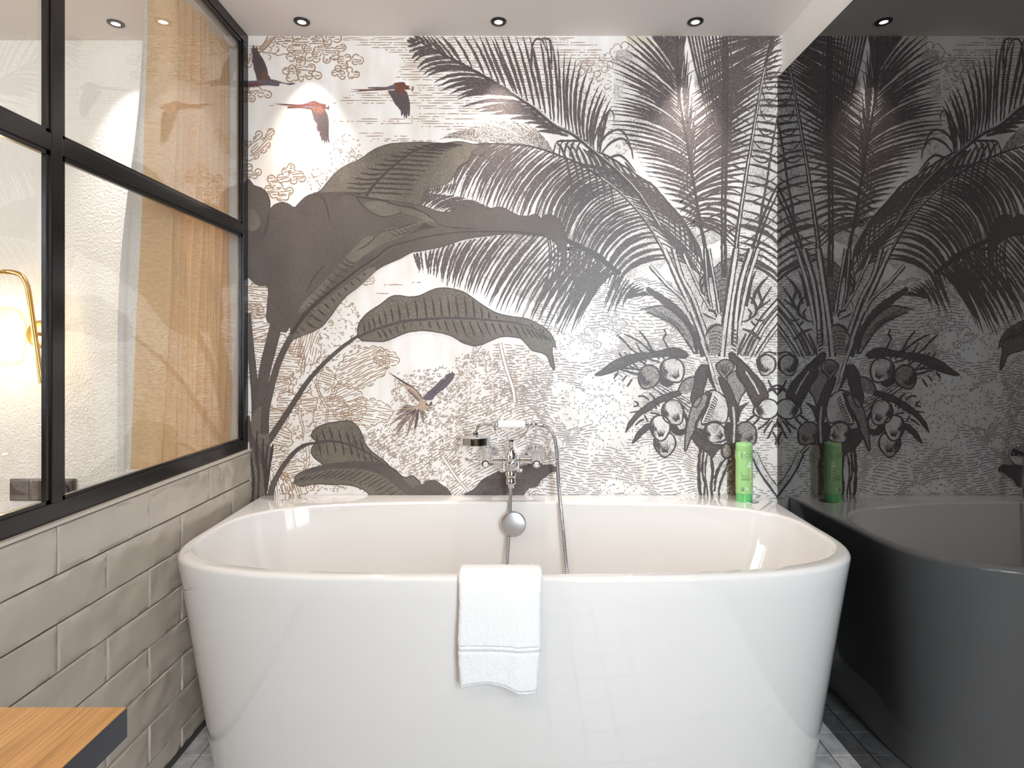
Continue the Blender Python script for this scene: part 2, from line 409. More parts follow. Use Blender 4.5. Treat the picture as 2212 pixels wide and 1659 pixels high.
# tree at the top left
W = crop(520, 60, 5.82)
def C3(*a): return [(520 + x / 5.82, 60 + y / 5.82, r / 5.82) for x, y, r in a]
cluster(C3((480, 150, 55), (600, 140, 60), (720, 200, 65), (560, 190, 50), (640, 250, 60), (820, 150, 60), (900, 190, 60), (980, 160, 60), (1090, 190, 45), (1000, 250, 60), (860, 270, 60), (740, 300, 55), (960, 320, 50), (1090, 310, 55), (1180, 350, 55), (1280, 250, 40), (1230, 270, 40), (1150, 300, 50), (1210, 130, 55), (1120, 130, 50), (620, 360, 45), (640, 390, 35), (730, 350, 50), (860, 370, 50), (950, 390, 45), (1080, 400, 45)), hatch=4.6)
cluster(C3((760, 420, 55), (740, 500, 50), (645, 510, 40), (570, 545, 42), (660, 570, 50), (620, 635, 45), (690, 630, 35), (760, 600, 40), (760, 650, 25), (810, 540, 50), (890, 500, 45), (860, 610, 40), (970, 600, 45), (930, 580, 35)), hatch=4.6)
cluster(C3((1270, 410, 50), (1340, 380, 45), (1450, 380, 45), (1500, 410, 45), (1440, 425, 40), (1300, 470, 45), (1220, 510, 35), (1180, 570, 35), (1260, 580, 45), (1280, 620, 30), (1370, 530, 35), (1390, 600, 40), (1455, 585, 38)), hatch=4.6)
cluster(C3((140, 780, 40), (210, 790, 50), (250, 830, 40), (345, 840, 42), (300, 820, 35), (140, 890, 42), (100, 860, 40)), hatch=5)
cluster(C3((105, 400, 45), (95, 460, 40), (140, 350, 30)), hatch=5, tilt=-1)
stroke(W((420, 110), (370, 200), (270, 290), (210, 330)), 3, 'm_tan', 3); stroke(W((340, 110), (300, 190), (230, 260)), 3, 'm_tan', 3)
for i in range(14): stroke(W((228 + i * 11, 262 - i * 11), (268 + i * 11, 300 - i * 12)), 1.8, 'm_tan', 3)
stroke(W((270, 310), (400, 320), (470, 350), (540, 330), (620, 340)), 2, 'm_tan', 3); stroke(W((400, 330), (440, 320), (490, 280)), 2, 'm_tan', 3)
for p in ((390, 210), (350, 370), (360, 270), (450, 265)): arc(*W(p)[0], 5, -1.8, 1.6, 'm_tan', 2, 3)
# left middle clusters
for cs, tl in ((C3((230, 1340, 42), (200, 1400, 38), (185, 1450, 35), (380, 1310, 42), (350, 1370, 40), (300, 1430, 45), (240, 1460, 50), (320, 1470, 50), (200, 1520, 55), (280, 1530, 45), (120, 1480, 50), (100, 1540, 40), (180, 1600, 50), (110, 1620, 50)), -.75),):
    cluster(cs, hatch=5, tilt=tl)
V = crop(520, 60, 3.318)
def C4(*a): return [(520 + x / 3.318, 60 + y / 3.318, r / 3.318) for x, y, r in a]
cluster(C4((60, 1000, 24), (70, 1050, 24), (125, 1035, 24), (100, 1060, 20)), hatch=5.5, tilt=-.2)
cluster(C4((360, 1000, 26), (320, 1030, 26), (290, 1080, 30), (220, 1085, 28), (240, 1120, 28), (330, 1075, 28), (380, 1050, 30), (420, 1055, 28), (440, 1080, 24), (380, 1095, 24), (270, 1140, 30), (200, 1160, 28), (240, 1190, 30), (300, 1180, 28), (350, 1170, 26), (320, 1210, 26), (280, 1220, 20)), hatch=5.2, tilt=-.15)
cluster(C4((760, 800, 36), (820, 830, 34), (700, 840, 36), (770, 880, 46), (680, 910, 40), (700, 970, 46), (820, 900, 30)), m='m_mid', dashed=True, w_=2)
cluster(C4((800, 900, 20), (850, 930, 22), (800, 950, 26)), m='m_mid', hatch=5, tilt=-.6, w_=2)
cluster(C4((540, 1040, 32), (580, 1080, 36), (510, 1100, 30), (640, 1050, 28), (540, 1150, 36)), m='m_mid', dashed=True, w_=2)
# lower left trees
U = lambda *a: [(520 + x / 3.072, 540 + y / 3.072, r / 3.072) for x, y, r in a]
U2 = crop(520, 540, 3.072)
cluster(U((850, 170, 22), (860, 200, 26), (830, 210, 24)), m='m_mid', hatch=5, w_=2)
cluster([(x, y, r) for x, y, r in U((630, 440, 40), (700, 420, 44), (740, 460, 40), (660, 500, 46), (600, 540, 40), (720, 530, 44), (640, 590, 46), (560, 620, 40), (700, 600, 36), (590, 660, 40), (680, 340, 22))], m='m_tan', dashed=True, w_=2)
cluster(blob(596, 770, 55, 45, 11), 'm_tan', 2.1, 2, 5.6, .05)
cluster(blob(662, 745, 26, 42, 10), 'm_tan', 2.1, 2, 5.4, -1.3)
cluster(blob(560, 640, 22, 42, 9), 'm_tan', 2.4, 2, 5.2, .1)
cluster(blob(556, 700, 24, 36, 9), 'm_tan', 2.4, 2, 5.2, -.2)
cluster(blob(785, 795, 58, 34, 8, tilt=-.5), 'm_tan', 2.2, 2, 4.8, -.45)
cluster(blob(835, 775, 22, 16, 7), 'm_tan', 2.2, 2, 4.8, .2)
cluster(blob(750, 870, 34, 40, 8, tilt=-.6), 'm_tan', 2.0, 2, 5.2, -.35)
cluster(blob(790, 890, 50, 26, 8), 'm_tan', 2.0, 2, 5.2, .15)
cluster(blob(720, 905, 36, 40, 9), 'm_tan', 2.0, 2, 5.6, -.1)
for bx, by in ((600, 830), (622, 870), (597, 905), (606, 945), (660, 870), (700, 820), (598, 990), (630, 1010), (560, 820)):
    cluster(blob(bx, by, 22, 15, 8), 'm_tan', 2.3, 2, 5.0, rnd.uniform(-.3, .3))
cluster(blob(585, 1045, 40, 24, 8), 'm_tan', 2.4, 2, 5.2, 1.4); cluster(blob(640, 1050, 30, 16, 8), 'm_tan', 2.6, 2, 5.2, 1.2)
# trunks of the etched trees
for P in (((400, 560), (395, 650), (408, 740), (402, 830)), ((560, 700), (520, 800), (500, 900), (540, 1010), (570, 1060), (560, 1140)), ((590, 1010), (620, 930), (650, 870)), ((380, 1050), (390, 1120), (410, 1190), (405, 1250)), ((430, 1300), (440, 1400), (420, 1470))):
    p = U2(*P); stroke(p, 1.8, 'm_tan', 3, .3); stroke([(x + 5 + 2 * math.sin(y), y) for x, y in p], 1.8, 'm_tan', 3, .3)
# dashes / commas strewn over light foliage
def dashes(P, n, m, w_=2., L=(3, 8), ang=(-1, .4)):
    x0, x1 = min(p[0] for p in P), max(p[0] for p in P); y0, y1 = min(p[1] for p in P), max(p[1] for p in P); k = 0
    while k < n:
        x, y = rnd.uniform(x0, x1), rnd.uniform(y0, y1)
        k += 1
        if not inpoly(x, y, P): continue
        a = rnd.uniform(*ang); l = rnd.uniform(*L)
        if rnd.random() < .5: stroke([(x, y), (x + l * math.cos(a), y + l * math.sin(a))], w_, m, 1, .2, 4)
        else: arc(x, y, rnd.uniform(2.5, 4.5), a, a + rnd.uniform(1.5, 3.6), m, w_ * .9, 1)
dashes([(600, 720), (760, 650), (800, 740), (740, 900), (760, 1060), (600, 1066)], 1500, 'm_tan', 1.9)
dashes([(850, 810), (960, 790), (1010, 880), (985, 1060), (780, 1066), (720, 940), (830, 920)], 1900, 'm_mid', 2.0)
dashes([(970, 780), (1030, 745), (1080, 770), (1150, 860), (1080, 900), (1000, 900)], 700, 'm_mid', 1.9)
dashes([(560, 540), (640, 740), (600, 1060), (540, 1060), (540, 620)], 600, 'm_tan', 2.0)
for c in ((1010, 790), (1035, 775), (1060, 790), (1000, 820), (900, 820), (880, 850), (1090, 840), (980, 850)):
    cluster(blob(c[0], c[1], 16, 12, 9, 5), 'm_mid', 1.9, 2, 0, dashed=True, fill=False)
# ---- flowing hatch field
def field(P, holes, m, sp=6.2, w_=2.4, ang=0., seed=1, amp=6, lenr=(14, 60), wob=.9, hook=.35, chain=.5, ly=1):
    x0, x1 = min(p[0] for p in P), max(p[0] for p in P); y0, y1 = min(p[1] for p in P), max(p[1] for p in P)
    mx, my = (x0 + x1) / 2, (y0 + y1) / 2; R = math.hypot(x1 - x0, y1 - y0) / 2; ca, sa = math.cos(ang), math.sin(ang)
    def tf(u, v):
        nz = noise.noise(Vector((u * .012, v * .012, seed))) * amp * 2.2 + noise.noise(Vector((u * .05, v * .03, seed + 9))) * wob * 2.5
        v2 = v + nz; return (mx + u * ca - v2 * sa, my + u * sa + v2 * ca)
    def ok(x, y):
        if not inpoly(x, y, P): return False
        for h in holes:
            for cx, cy, r in h[1]:
                if (x - cx) ** 2 + (y - cy) ** 2 < r * r: return False
        return True
    hb = holes
    v = -R; row = 0
    while v < R:
        u = -R + rnd.uniform(0, 20)
        while u < R:
            l = rnd.uniform(*lenr); run = []
            uu = u
            while uu < u + l:
                p = tf(uu, v)
                if not (X0 < p[0] < X1 and ok(*p)): break
                run.append(p); uu += 4.
            if len(run) > 2:
                if rnd.random() < hook: run.append(tf(uu, v + sp * .5))
                stroke(run, [w_ * .8] + [w_] * 3 + [w_ * .8], m, ly, .35, raw=True)
                if rnd.random() < chain:      # link to the next row -> brick-like cells
                    q = rnd.choice(run[1:-1] or run); stroke([q, (q[0] - sa * sp + rnd.uniform(-2, 2), q[1] + ca * sp)], w_ * .85, m, ly, .3, raw=True)
            u = max(uu, u + 6) + rnd.uniform(2, 6)
        v += sp; row += 1
def gap(cx, cy, rx, ry, r=11, tilt=0.): return ('g', blob(cx, cy, rx * .84, ry * .84, r * .85, tilt=tilt))
holes = [gap(1235, 700, 34, 24), gap(1262, 660, 14, 18, 8), gap(1290, 735, 40, 22), gap(1245, 760, 34, 22), gap(1215, 735, 20, 14, 8), gap(1300, 830, 48, 26), gap(1355, 845, 36, 30), gap(1270, 860, 46, 20), gap(1240, 895, 34, 28, 10), gap(1300, 885, 40, 30), gap(1330, 930, 40, 36), gap(1285, 960, 18, 22, 9), gap(1210, 840, 22, 16, 9), gap(1360, 900, 30, 30), gap(1325, 1050, 26, 14, 8), gap(1370, 1060, 22, 10, 8), gap(1390, 980, 14, 16, 8), gap(1160, 790, 30, 14, 9), gap(1200, 960, 14, 10, 7)]
GA = [(1150, 640), (1330, 590), (1530, 620), (1560, 700), (1560, 1080), (1150, 1080), (1110, 1000), (1160, 900), (1110, 840), (1200, 760), (1150, 700)]
field(GA, holes, 'm_grey', 5.3, 2.3, .03, 3, 10, (10, 44), chain=.4)
for h in holes:
    cluster(h[1], 'm_grey', 1.8, 1, 0, dashed=True, fill=False, com=.03)
    for cx, cy, r in h[1][::3]:
        for k in range(1):
            a = rnd.uniform(0, 6.28); arc(cx + 4 * math.cos(a), cy + 4 * math.sin(a), 3.5, a, a + rnd.uniform(.8, 2), 'm_grey', 1.9, 1)
cluster([(1270, 715, 8), (1283, 722, 8), (1275, 733, 8), (1290, 745, 8), (1262, 728, 7)], 'm_grey', 2, 2, 4.5, .3)
cluster([(1330, 690, 8), (1343, 700, 9), (1332, 708, 8), (1310, 694, 7), (1300, 700, 6)], 'm_grey', 2, 2, 4.5, -.2)
field([(1560, 560), (1690, 560), (1690, 1080), (1560, 1080)], [gap(1672, 985, 14, 16, 7), gap(1668, 850, 16, 20, 8), gap(1650, 1040, 20, 14, 7)], 'm_grey', 5.6, 2.1, 0., 5, 3, (8, 26))
field([(1090, 760), (1130, 745), (1200, 800), (1180, 900), (1120, 900), (1095, 850)], [], 'm_mid', 5.8, 2.1, -.05, 8, 5, (8, 30))
field([(1055, 850), (1130, 830), (1180, 900), (1150, 960), (1060, 980), (990, 940), (985, 900)], [], 'm_mid', 5.8, 2.1, -.3, 12, 6, (12, 44))
field([(930, 950), (1010, 930), (1040, 1010), (1120, 1000), (1160, 1075), (960, 1075), (985, 1010), (920, 990)], [gap(1000, 985, 10, 16, 7)], 'm_mid', 5.8, 2.1, -.6, 13, 6, (10, 36))
field([(1060, 740), (1130, 745), (1110, 830), (1080, 860), (1068, 800)], [], 'm_mid', 6, 2.0, .1, 15, 5, (8, 26))
field([(745, 950), (800, 930), (880, 945), (930, 1000), (960, 1075), (900, 1075), (860, 990)], [], 'm_mid', 6.4, 2.0, -.5, 17, 6, (8, 26))
for P in (((1080, 740), (1092, 790), (1108, 840), (1112, 870)), ((955, 985), (985, 1030), (1015, 1065))):
    stroke(list(P), 7, 'paper', 2, .4); stroke([(x - 3.5, y) for x, y in P], 1.8, 'm_mid', 2.5); stroke([(x + 3.5, y) for x, y in P], 1.8, 'm_mid', 2.5)
# foliage by the upper palm fronds
poly([(1350, 78), (1400, 78), (1440, 150), (1450, 260), (1400, 300), (1360, 230), (1390, 160)], 'm_stain', .6)
dashes([(1240, 130), (1400, 90), (1480, 130), (1470, 330), (1330, 330), (1240, 230)], 900, 'm_mid', 1.7, (3, 5))
cluster([(1325, 112, 8), (1333, 103, 8), (1350, 98, 8), (1345, 112, 8), (1330, 122, 8), (1318, 140, 7), (1306, 150, 7), (1290, 160, 7), (1272, 150, 7), (1262, 142, 7), (1256, 155, 7), (1360, 110, 7), (1368, 125, 7)], 'm_mid', 1.9, 2, 0, fill=False)
# ---- palm fronds
RA = [(884, 82), (910, 92), (945, 112), (985, 132), (1040, 162), (1100, 198), (1150, 231), (1200, 272), (1240, 292), (1287, 331), (1335, 372), (1380, 420), (1425, 490)]
TA = [(878, 88), (881, 105), (884, 118), (893, 133), (897, 144), (904, 152), (914, 158), (921, 170), (940, 181), (945, 194), (963, 201), (986, 209), (991, 217), (999, 230), (1028, 239), (1042, 246), (1078, 250), (1118, 263), (1154, 275), (1161, 284)]
BA = [(900, 86), (912, 93), (930, 103), (950, 112), (972, 122), (990, 134), (1008, 146), (1028, 156), (1050, 168), (1066, 180), (1082, 190), (1100, 199), (1116, 208), (1134, 222), (1150, 232), (1166, 245), (1180, 254), (1195, 268), (1212, 282), (1228, 294)]
CA = [(885, 92), (892, 98), (900, 104), (905, 108), (915, 114), (928, 126), (940, 134), (955, 142), (985, 152), (995, 164), (1012, 172), (1035, 180), (1045, 190), (1060, 206), (1085, 220), (1100, 232), (1125, 240), (1155, 256), (1180, 268), (1190, 280)]
leaflets(BA, CA, TA, 23, 8.2, 'm_frond', 6, .7, 2)
BU = [(905, 86), (930, 100), (960, 118), (985, 130), (1018, 146), (1059, 168), (1083, 185), (1110, 200), (1126, 210), (1147, 224), (1173, 240), (1190, 258), (1205, 266), (1219, 276), (1233, 285), (1248, 296), (1262, 308), (1274, 318), (1285, 325), (1296, 332)]
CU = [(900, 82), (922, 90), (940, 98), (968, 105), (1000, 105), (1042, 120), (1062, 130), (1085, 140), (1105, 140), (1130, 145), (1155, 150), (1182, 160), (1205, 160), (1212, 180), (1218, 200), (1232, 215), (1246, 240), (1262, 262), (1280, 268), (1300, 270)]
TU = [(893, 76), (910, 76), (925, 76), (941, 76), (975, 76), (1015, 76), (1040, 76), (1060, 76), (1080, 76), (1105, 76), (1135, 78), (1165, 78), (1190, 84), (1214, 100), (1238, 122), (1256, 136), (1280, 163), (1298, 188), (1312, 205), (1322, 228)]
leaflets(BU, CU, TU, 34, 6.2, 'm_frond', 5, .7, 1.5)
for q in (((1148, 150), (1150, 100), (1160, 84), (1172, 88), (1180, 110)), ((1170, 84), (1185, 84), (1190, 100), (1192, 150)), ((1300, 330), (1320, 308), (1345, 300), (1362, 318), (1368, 345)), ((1290, 320), (1312, 290), (1338, 280), (1356, 300), (1362, 322)), ((1310, 345), (1335, 335), (1352, 345), (1374, 372)), ((1280, 310), (1300, 262), (1318, 238), (1326, 250), (1324, 262)), ((1350, 350), (1362, 365), (1376, 380))):
    stroke(list(q), [3, 5.5, 5, 4, 1.2], 'm_frond', 6, .6)
stroke(RA, [3, 6, 7, 8, 9, 9, 10], 'm_ink', 7, .6); stroke([(x + 2, y - 2) for x, y in RA[5:]], 1.6, 'm_stip', 7.5, .4)
# frond with the long hanging leaflets
RB = [(1023, 312), (1050, 310), (1086, 311), (1120, 313), (1155, 318), (1206, 335), (1252, 354), (1296, 383), (1334, 411), (1368, 445), (1403, 490), (1440, 555), (1475, 610)]
poly([(1023, 312), (1086, 311), (1206, 335), (1296, 383), (1368, 445), (1440, 555), (1380, 600), (1290, 600), (1230, 560), (1215, 500), (1120, 480), (1040, 450), (960, 440), (915, 440), (925, 405), (975, 385), (990, 340)], 'm_stip', 3)
TB = [(975, 405), (985, 428), (1010, 440), (1040, 450), (1062, 462), (1090, 475), (1120, 484), (1155, 495), (1190, 505), (1215, 520), (1228, 545), (1240, 570), (1258, 590), (1280, 605), (1305, 615), (1330, 625)]
BB = [(1040, 310), (1070, 310), (1100, 312), (1130, 315), (1160, 320), (1192, 330), (1220, 342), (1250, 354), (1278, 372), (1305, 391), (1330, 410), (1352, 432), (1375, 455), (1395, 482), (1415, 515), (1440, 558)]
CB = [(990, 330), (1010, 340), (1035, 345), (1065, 355), (1090, 365), (1115, 380), (1135, 390), (1160, 400), (1185, 415), (1215, 415), (1240, 430), (1262, 450), (1285, 470), (1310, 490), (1335, 520), (1362, 560)]
leaflets(BB, CB, TB, 56, 7.0, 'm_frond', 4, .9, 5, .35)
leaflets([(x + 3, y + 2) for x, y in BB], [(x - 6, y - 5) for x, y in CB], [(x - 6, y + 2) for x, y in TB], 26, 3, 'm_rough', 3.5, .8, 6)
TC = [(952, 304), (958, 294), (978, 284), (1000, 278), (1020, 270), (1048, 262), (1078, 256), (1100, 258), (1125, 262), (1148, 268)]
leaflets([(1045, 310), (1075, 310), (1100, 311), (1120, 313), (1140, 315), (1155, 317), (1170, 321), (1182, 325), (1190, 328), (1197, 332)], [(990, 290), (1005, 284), (1020, 276), (1045, 274), (1070, 270), (1095, 268), (1118, 272), (1140, 280), (1160, 290), (1175, 300)], TC, 17, 5.5, 'm_rough', 4, 1.1, 4)
leaflets([(1065, 452), (1050, 444), (1030, 436), (1010, 430), (985, 424), (955, 420), (925, 416)], [(1020, 448), (1005, 440), (985, 436), (965, 436), (945, 430), (925, 426), (915, 420)], [(985, 462), (970, 458), (955, 458), (940, 456), (925, 456), (912, 450), (908, 442)], 20, 5, 'm_frond', 4.5, .8, 3)
leaflets([(985, 395), (965, 398), (945, 400), (925, 408)], [(980, 405), (960, 410), (940, 412), (920, 415)], [(975, 420), (955, 420), (935, 420), (915, 420)], 12, 4, 'm_frond', 4.5, .6, 3)
stroke(RB, [2.5, 4, 4, 5, 6, 7, 8], 'm_ink', 7, .6); stroke([(x + 2, y) for x, y in RB[7:]], 1.6, 'm_stip', 7.5, .4)
# cross hatched band between the two ribs
BND = [(1228, 300), (1269, 326), (1303, 333), (1337, 352), (1380, 381), (1410, 400), (1440, 435), (1463, 460), (1478, 483), (1495, 512), (1508, 565), (1520, 640), (1475, 608), (1440, 555), (1403, 486), (1368, 445), (1334, 411), (1296, 383), (1252, 354), (1228, 340)]
poly(BND, 'm_stip', 4.2, jit=1)
up = BND[1:11]; lo = [(1252, 354), (1275, 368), (1296, 383), (1315, 397), (1334, 411), (1350, 428), (1368, 445), (1385, 465), (1403, 486), (1425, 520), (1440, 555)]
for i in range(24):      # strokes from the lower rib sweeping down right
    t = i / 23; b = res(lo, t); e = res(up + [(1515, 600)], min(1, t * .7 + .42)); stroke(qb(b, ((b[0] + e[0]) / 2 + 14, (b[1] + e[1]) / 2 - 14), e), [3, 5, 5, 2], 'm_frond', 5, .8, raw=True)
for i in range(20):      # strokes hanging from the upper edge
    t = i / 19; b = res(up, t); e = (b[0] + 40 - 30 * t + rnd.uniform(-4, 4), b[1] + 95 + rnd.uniform(-10, 10)); stroke(qb(b, (b[0] + 30, b[1] + 30), e), [4, 6, 5, 1], 'm_frond', 5.2, .8, raw=True)
for x, y in ((1222, 318), (1240, 320), (1252, 322), (1266, 326), (1280, 332), (1296, 340), (1312, 348)): stroke(qb((x - 20, y - 10), (x + 6, y + 10), (x + 12 + rnd.uniform(-4, 4), y + 110)), [4, 6, 5, 1.5], 'm_frond', 5.5, .7, raw=True)
stroke(up, 4, 'm_ink', 5.6, 1.0)
for c in (((1203, 318), 9), ((1216, 316), 8), ((1226, 324), 7), ((1238, 330), 6)): poly([(c[0][0] + c[1] * .45 * math.cos(a * .785), c[0][1] + c[1] * math.sin(a * .785)) for a in range(8)], 'm_stip', 5.3)
for x in (1196, 1208, 1220, 1232, 1246): stroke([(x, 340), (x + 1, 322), (x + 8, 306), (x + 24, 304)], [3, 4, 5], 'm_ink', 5.4, .6)
# lower left frond
poly([(905, 545), (960, 530), (1060, 510), (1190, 510), (1250, 530), (1330, 585), (1300, 600), (1260, 640), (1240, 690), (1180, 660), (1120, 640), (1040, 600), (960, 570)], 'm_stip', 3)
BL = [(893, 548), (925, 540), (960, 532), (1000, 522), (1040, 514), (1080, 508), (1120, 506), (1160, 508), (1200, 516), (1230, 528), (1258, 541), (1282, 553), (1302, 565), (1318, 575), (1332, 588)]
CL = [(898, 560), (922, 560), (945, 560), (972, 560), (1000, 560), (1025, 565), (1055, 572), (1090, 578), (1120, 590), (1150, 600), (1180, 610), (1210, 615), (1240, 618), (1265, 610), (1290, 600)]
TL = [(905, 586), (925, 590), (945, 604), (964, 618), (988, 624), (1010, 632), (1035, 642), (1060, 660), (1090, 676), (1120, 684), (1150, 692), (1175, 704), (1200, 716), (1225, 722), (1250, 700)]
leaflets(BL, CL, TL, 50, 6.2, 'm_frond', 4, .9, 5, .35)
leaflets([(1180, 512), (1215, 520), (1245, 534), (1275, 550), (1300, 562)], [(1200, 560), (1225, 570), (1250, 580), (1270, 590), (1290, 590)], [(1165, 640), (1190, 650), (1215, 655), (1240, 660), (1262, 655)], 20, 4, 'm_frond', 4.6, .9, 8)
leaflets([(1335, 588), (1352, 600), (1372, 612), (1392, 626), (1408, 636)], [(1325, 610), (1335, 622), (1348, 628), (1362, 634), (1378, 640)], [(1300, 665), (1316, 685), (1338, 664), (1350, 646), (1352, 640)], 12, 4.5, 'm_frond', 4, .7, 5)
stroke([(1205, 512), (1232, 522), (1272, 543), (1316, 572), (1340, 593)], [5, 12, 14, 12, 8], 'm_ink', 6, 1.6)
# vertical frond D
RD = [(1462, 78), (1464, 150), (1466, 190), (1472, 240), (1480, 286), (1495, 376), (1513, 482), (1528, 560), (1536, 600)]
TD = [(1402, 76), (1380, 76), (1356, 78), (1353, 102), (1340, 123), (1323, 132), (1321, 150), (1328, 168), (1337, 182), (1341, 202), (1328, 214), (1320, 224), (1318, 237), (1317, 250), (1315, 268), (1311, 283), (1323, 298), (1350, 312), (1371, 331), (1380, 346), (1389, 361), (1395, 379), (1416, 395), (1431, 416), (1450, 440), (1462, 465)]
BD = [(1463, 160), (1463, 175), (1464, 188), (1465, 200), (1467, 215), (1469, 230), (1471, 244), (1474, 256), (1476, 266), (1478, 275), (1480, 284), (1481, 293), (1483, 302), (1485, 312), (1487, 324), (1489, 335), (1491, 348), (1493, 360), (1495, 372), (1497, 384), (1499, 396), (1502, 412), (1505, 428), (1508, 446), (1513, 470), (1518, 500)]
CD = [(1440, 110), (1425, 115), (1415, 125), (1412, 140), (1405, 155), (1405, 165), (1405, 180), (1408, 190), (1415, 200), (1418, 212), (1415, 222), (1418, 232), (1420, 240), (1422, 252), (1425, 268), (1425, 285), (1430, 305), (1440, 322), (1446, 336), (1450, 352), (1456, 368), (1462, 384), (1470, 400), (1478, 418), (1486, 440), (1495, 470)]
leaflets(BD, CD, TD, 40, 6.0, 'm_frond', 5, .7, 2)
poly([(1330, 110), (1420, 100), (1465, 190), (1490, 320), (1500, 400), (1440, 370), (1380, 330), (1330, 290), (1325, 200)], 'm_stip', 2.8)
for i in range(15):
    x = 1408 + i * 5.2; stroke(qb((1466 + rnd.uniform(-2, 3), 150 + i * 6), ((x + 1466) / 2, 110), (x, 74)), [6, 6, 5, 4], 'm_frond', 5, .8, raw=True)
for i in range(16):
    y = 130 + i * 13; stroke(qb((1472 + i * 1.3, y + 60), (1480 + i * 1.2, y + 15), (1478 + i * 2 + rnd.uniform(-4, 6), y - 35)), [3, 4, 3, 1], 'm_frond', 4.8, .6, raw=True)
stroke(RD, [4, 5, 6, 6, 8, 10], 'm_ink', 7, .7)
# the big upright fronds at the right
poly([(1485, 78), (1690, 78), (1690, 520), (1600, 500), (1510, 530), (1475, 420), (1478, 300), (1500, 180)], 'm_stip', 2.9)
RF = [(1668, 74), (1664, 90), (1652, 145), (1642, 196), (1627, 286), (1612, 376), (1594, 497), (1588, 560)]
def keys(n, f): return [f(i / (n - 1)) for i in range(n)]
BF = keys(14, lambda t: res(RF, t * .93)); TF = keys(14, lambda t: (1524 - 60 * min(1, t * 2.2) + 40 * max(0, t - .7), 96 + t * 395 + 55 * math.sin(t * 3)))
CF = keys(14, lambda t: ((res(RF, t * .93)[0] + res(TF, t)[0]) / 2 - 5, 74 + t * 395))
leaflets(BF, CF, TF, 48, 6.4, 'm_frond', 5, .8, 7)
BR = keys(10, lambda t: res(RF, t)); leaflets(BR, keys(10, lambda t: (1664, res(RF, t)[1] - 25 + 45 * t)), keys(10, lambda t: (1694, res(RF, t)[1] - 50 + 115 * t)), 42, 5.4, 'm_frond', 5, .8, 3)
leaflets(BR[1:], keys(9, lambda t: (1650, 150 + 380 * t)), keys(9, lambda t: (1692, 60 + 420 * t)), 14, 2.6, 'm_frond', 5.2, .7, 6)
stroke(RF, [5, 6, 7, 8, 9, 10, 12], 'm_ink', 7, .6); stroke([(x + .5, y) for x, y in RF[2:]], 2.2, 'm_stip', 7.5, .5)
for i in range(13):      # straight leaflets entering from the ceiling
    x = 1486 + i * 7.5; stroke(qb((x, 74), (x + 22 - i, 170), (x + 38 - 3 * i + rnd.uniform(-4, 4), 250 + i * 8)), [4.5, 5, 4, 1.5], 'm_frond', 5.3, .8, raw=True)
for x, w_ in ((1562, 5), (1570, 5), (1567, 3)): stroke([(x, 74), (x + 1, 200), (x - 1, 350), (x - 3, 480), (x - 2, 600)], w_, 'm_ink', 6.5, 1.3)
for i in range(16):      # dark arcs overlapping the middle
    y = 110 + i * 26; stroke(qb((1632 - i * 2.4, y), (1560, y - 38), (1482 + rnd.uniform(-6, 8), y + 34)), [2, 4, 4.5, 3, 1], 'm_frond', 5.6, 1., raw=True)
stroke([(1694, 190), (1670, 300), (1655, 400), (1640, 480)], [3, 5, 6], 'm_frond', 5.4, .8)
stroke([(1690, 380), (1660, 440), (1637, 500), (1618, 560)], [4, 6, 8], 'm_ink', 6.8, .7); stroke([(1690, 396), (1664, 452), (1645, 500), (1628, 560)], [3, 5, 6], 'm_ink', 6.8, .7)
stroke([(1575, 500), (1600, 488), (1640, 495), (1670, 515), (1692, 545)], [4, 9, 9, 6], 'm_frond', 6.2, 1.2)
poly([(1560, 520), (1600, 498), (1650, 512), (1690, 560), (1690, 640), (1640, 600), (1575, 600)], 'paper', 3.1)
field([(1560, 520), (1600, 498), (1650, 512), (1690, 560), (1690, 660), (1640, 620), (1575, 620)], [], 'm_grey', 5.4, 1.9, 0., 6, 2, (8, 20), ly=3.7)
# ---- stems in the crown of the palm
def stem(p, w_, ly=8, inner=.45, li='m_stip'):
    stroke(p, w_, 'm_ink', ly, .7)
    if inner: stroke([(x + w_ * .08, y) for x, y in p], [q * inner for q in (w_ if isinstance(w_, list) else [w_, w_])], li, ly + .3, .5)
Q = crop(1400, 540, 7.373)
poly([(1440, 545), (1530, 560), (1600, 540), (1640, 545), (1650, 600), (1640, 680), (1620, 760), (1560, 740), (1500, 700), (1460, 640)], 'm_stip', 3.6)
poly(Q((1050, 320), (1200, 160), (1340, 160), (1330, 700), (1260, 1000), (1150, 1050), (1100, 700)), 'm_stip2', 4)
for i in range(9): stroke(Q((1060, 380 + i * 85), (1180, 300 + i * 85), (1300, 330 + i * 85)), [1.5, 2.2, 1.5], 'm_ink', 4.5, .4)
for i in range(7): stroke(Q((1110 + i * 30, 250), (1120 + i * 28, 600), (1140 + i * 20, 1000)), 1.6, 'm_frond', 4.4, .5)
stroke(Q((1040, 310), (1120, 220), (1230, 150), (1350, 150)), 3, 'm_ink', 8); stroke(Q((1440, 150), (1500, 160), (1520, 210), (1490, 270)), 3.5, 'm_ink', 7.9)
stem(Q((30, 250), (300, 550), (550, 780), (660, 980)), 9)
stem(Q((250, -20), (340, 180), (480, 500), (600, 760), (720, 1050), (850, 1400), (930, 1659)), 13)
stem(Q((400, -20), (520, 400), (700, 750), (850, 1150), (960, 1500)), 12)
stem(Q((560, 60), (700, 380), (850, 700), (1000, 950)), 8)
stem(Q((900, -20), (930, 400), (960, 700), (1010, 930)), 9, inner=.2)
stem(Q((960, -20), (1060, 550), (1130, 1000)), 9, inner=.3)
stem(Q((1400, -20), (1320, 500), (1230, 1100), (1165, 1700)), 16, inner=.42)
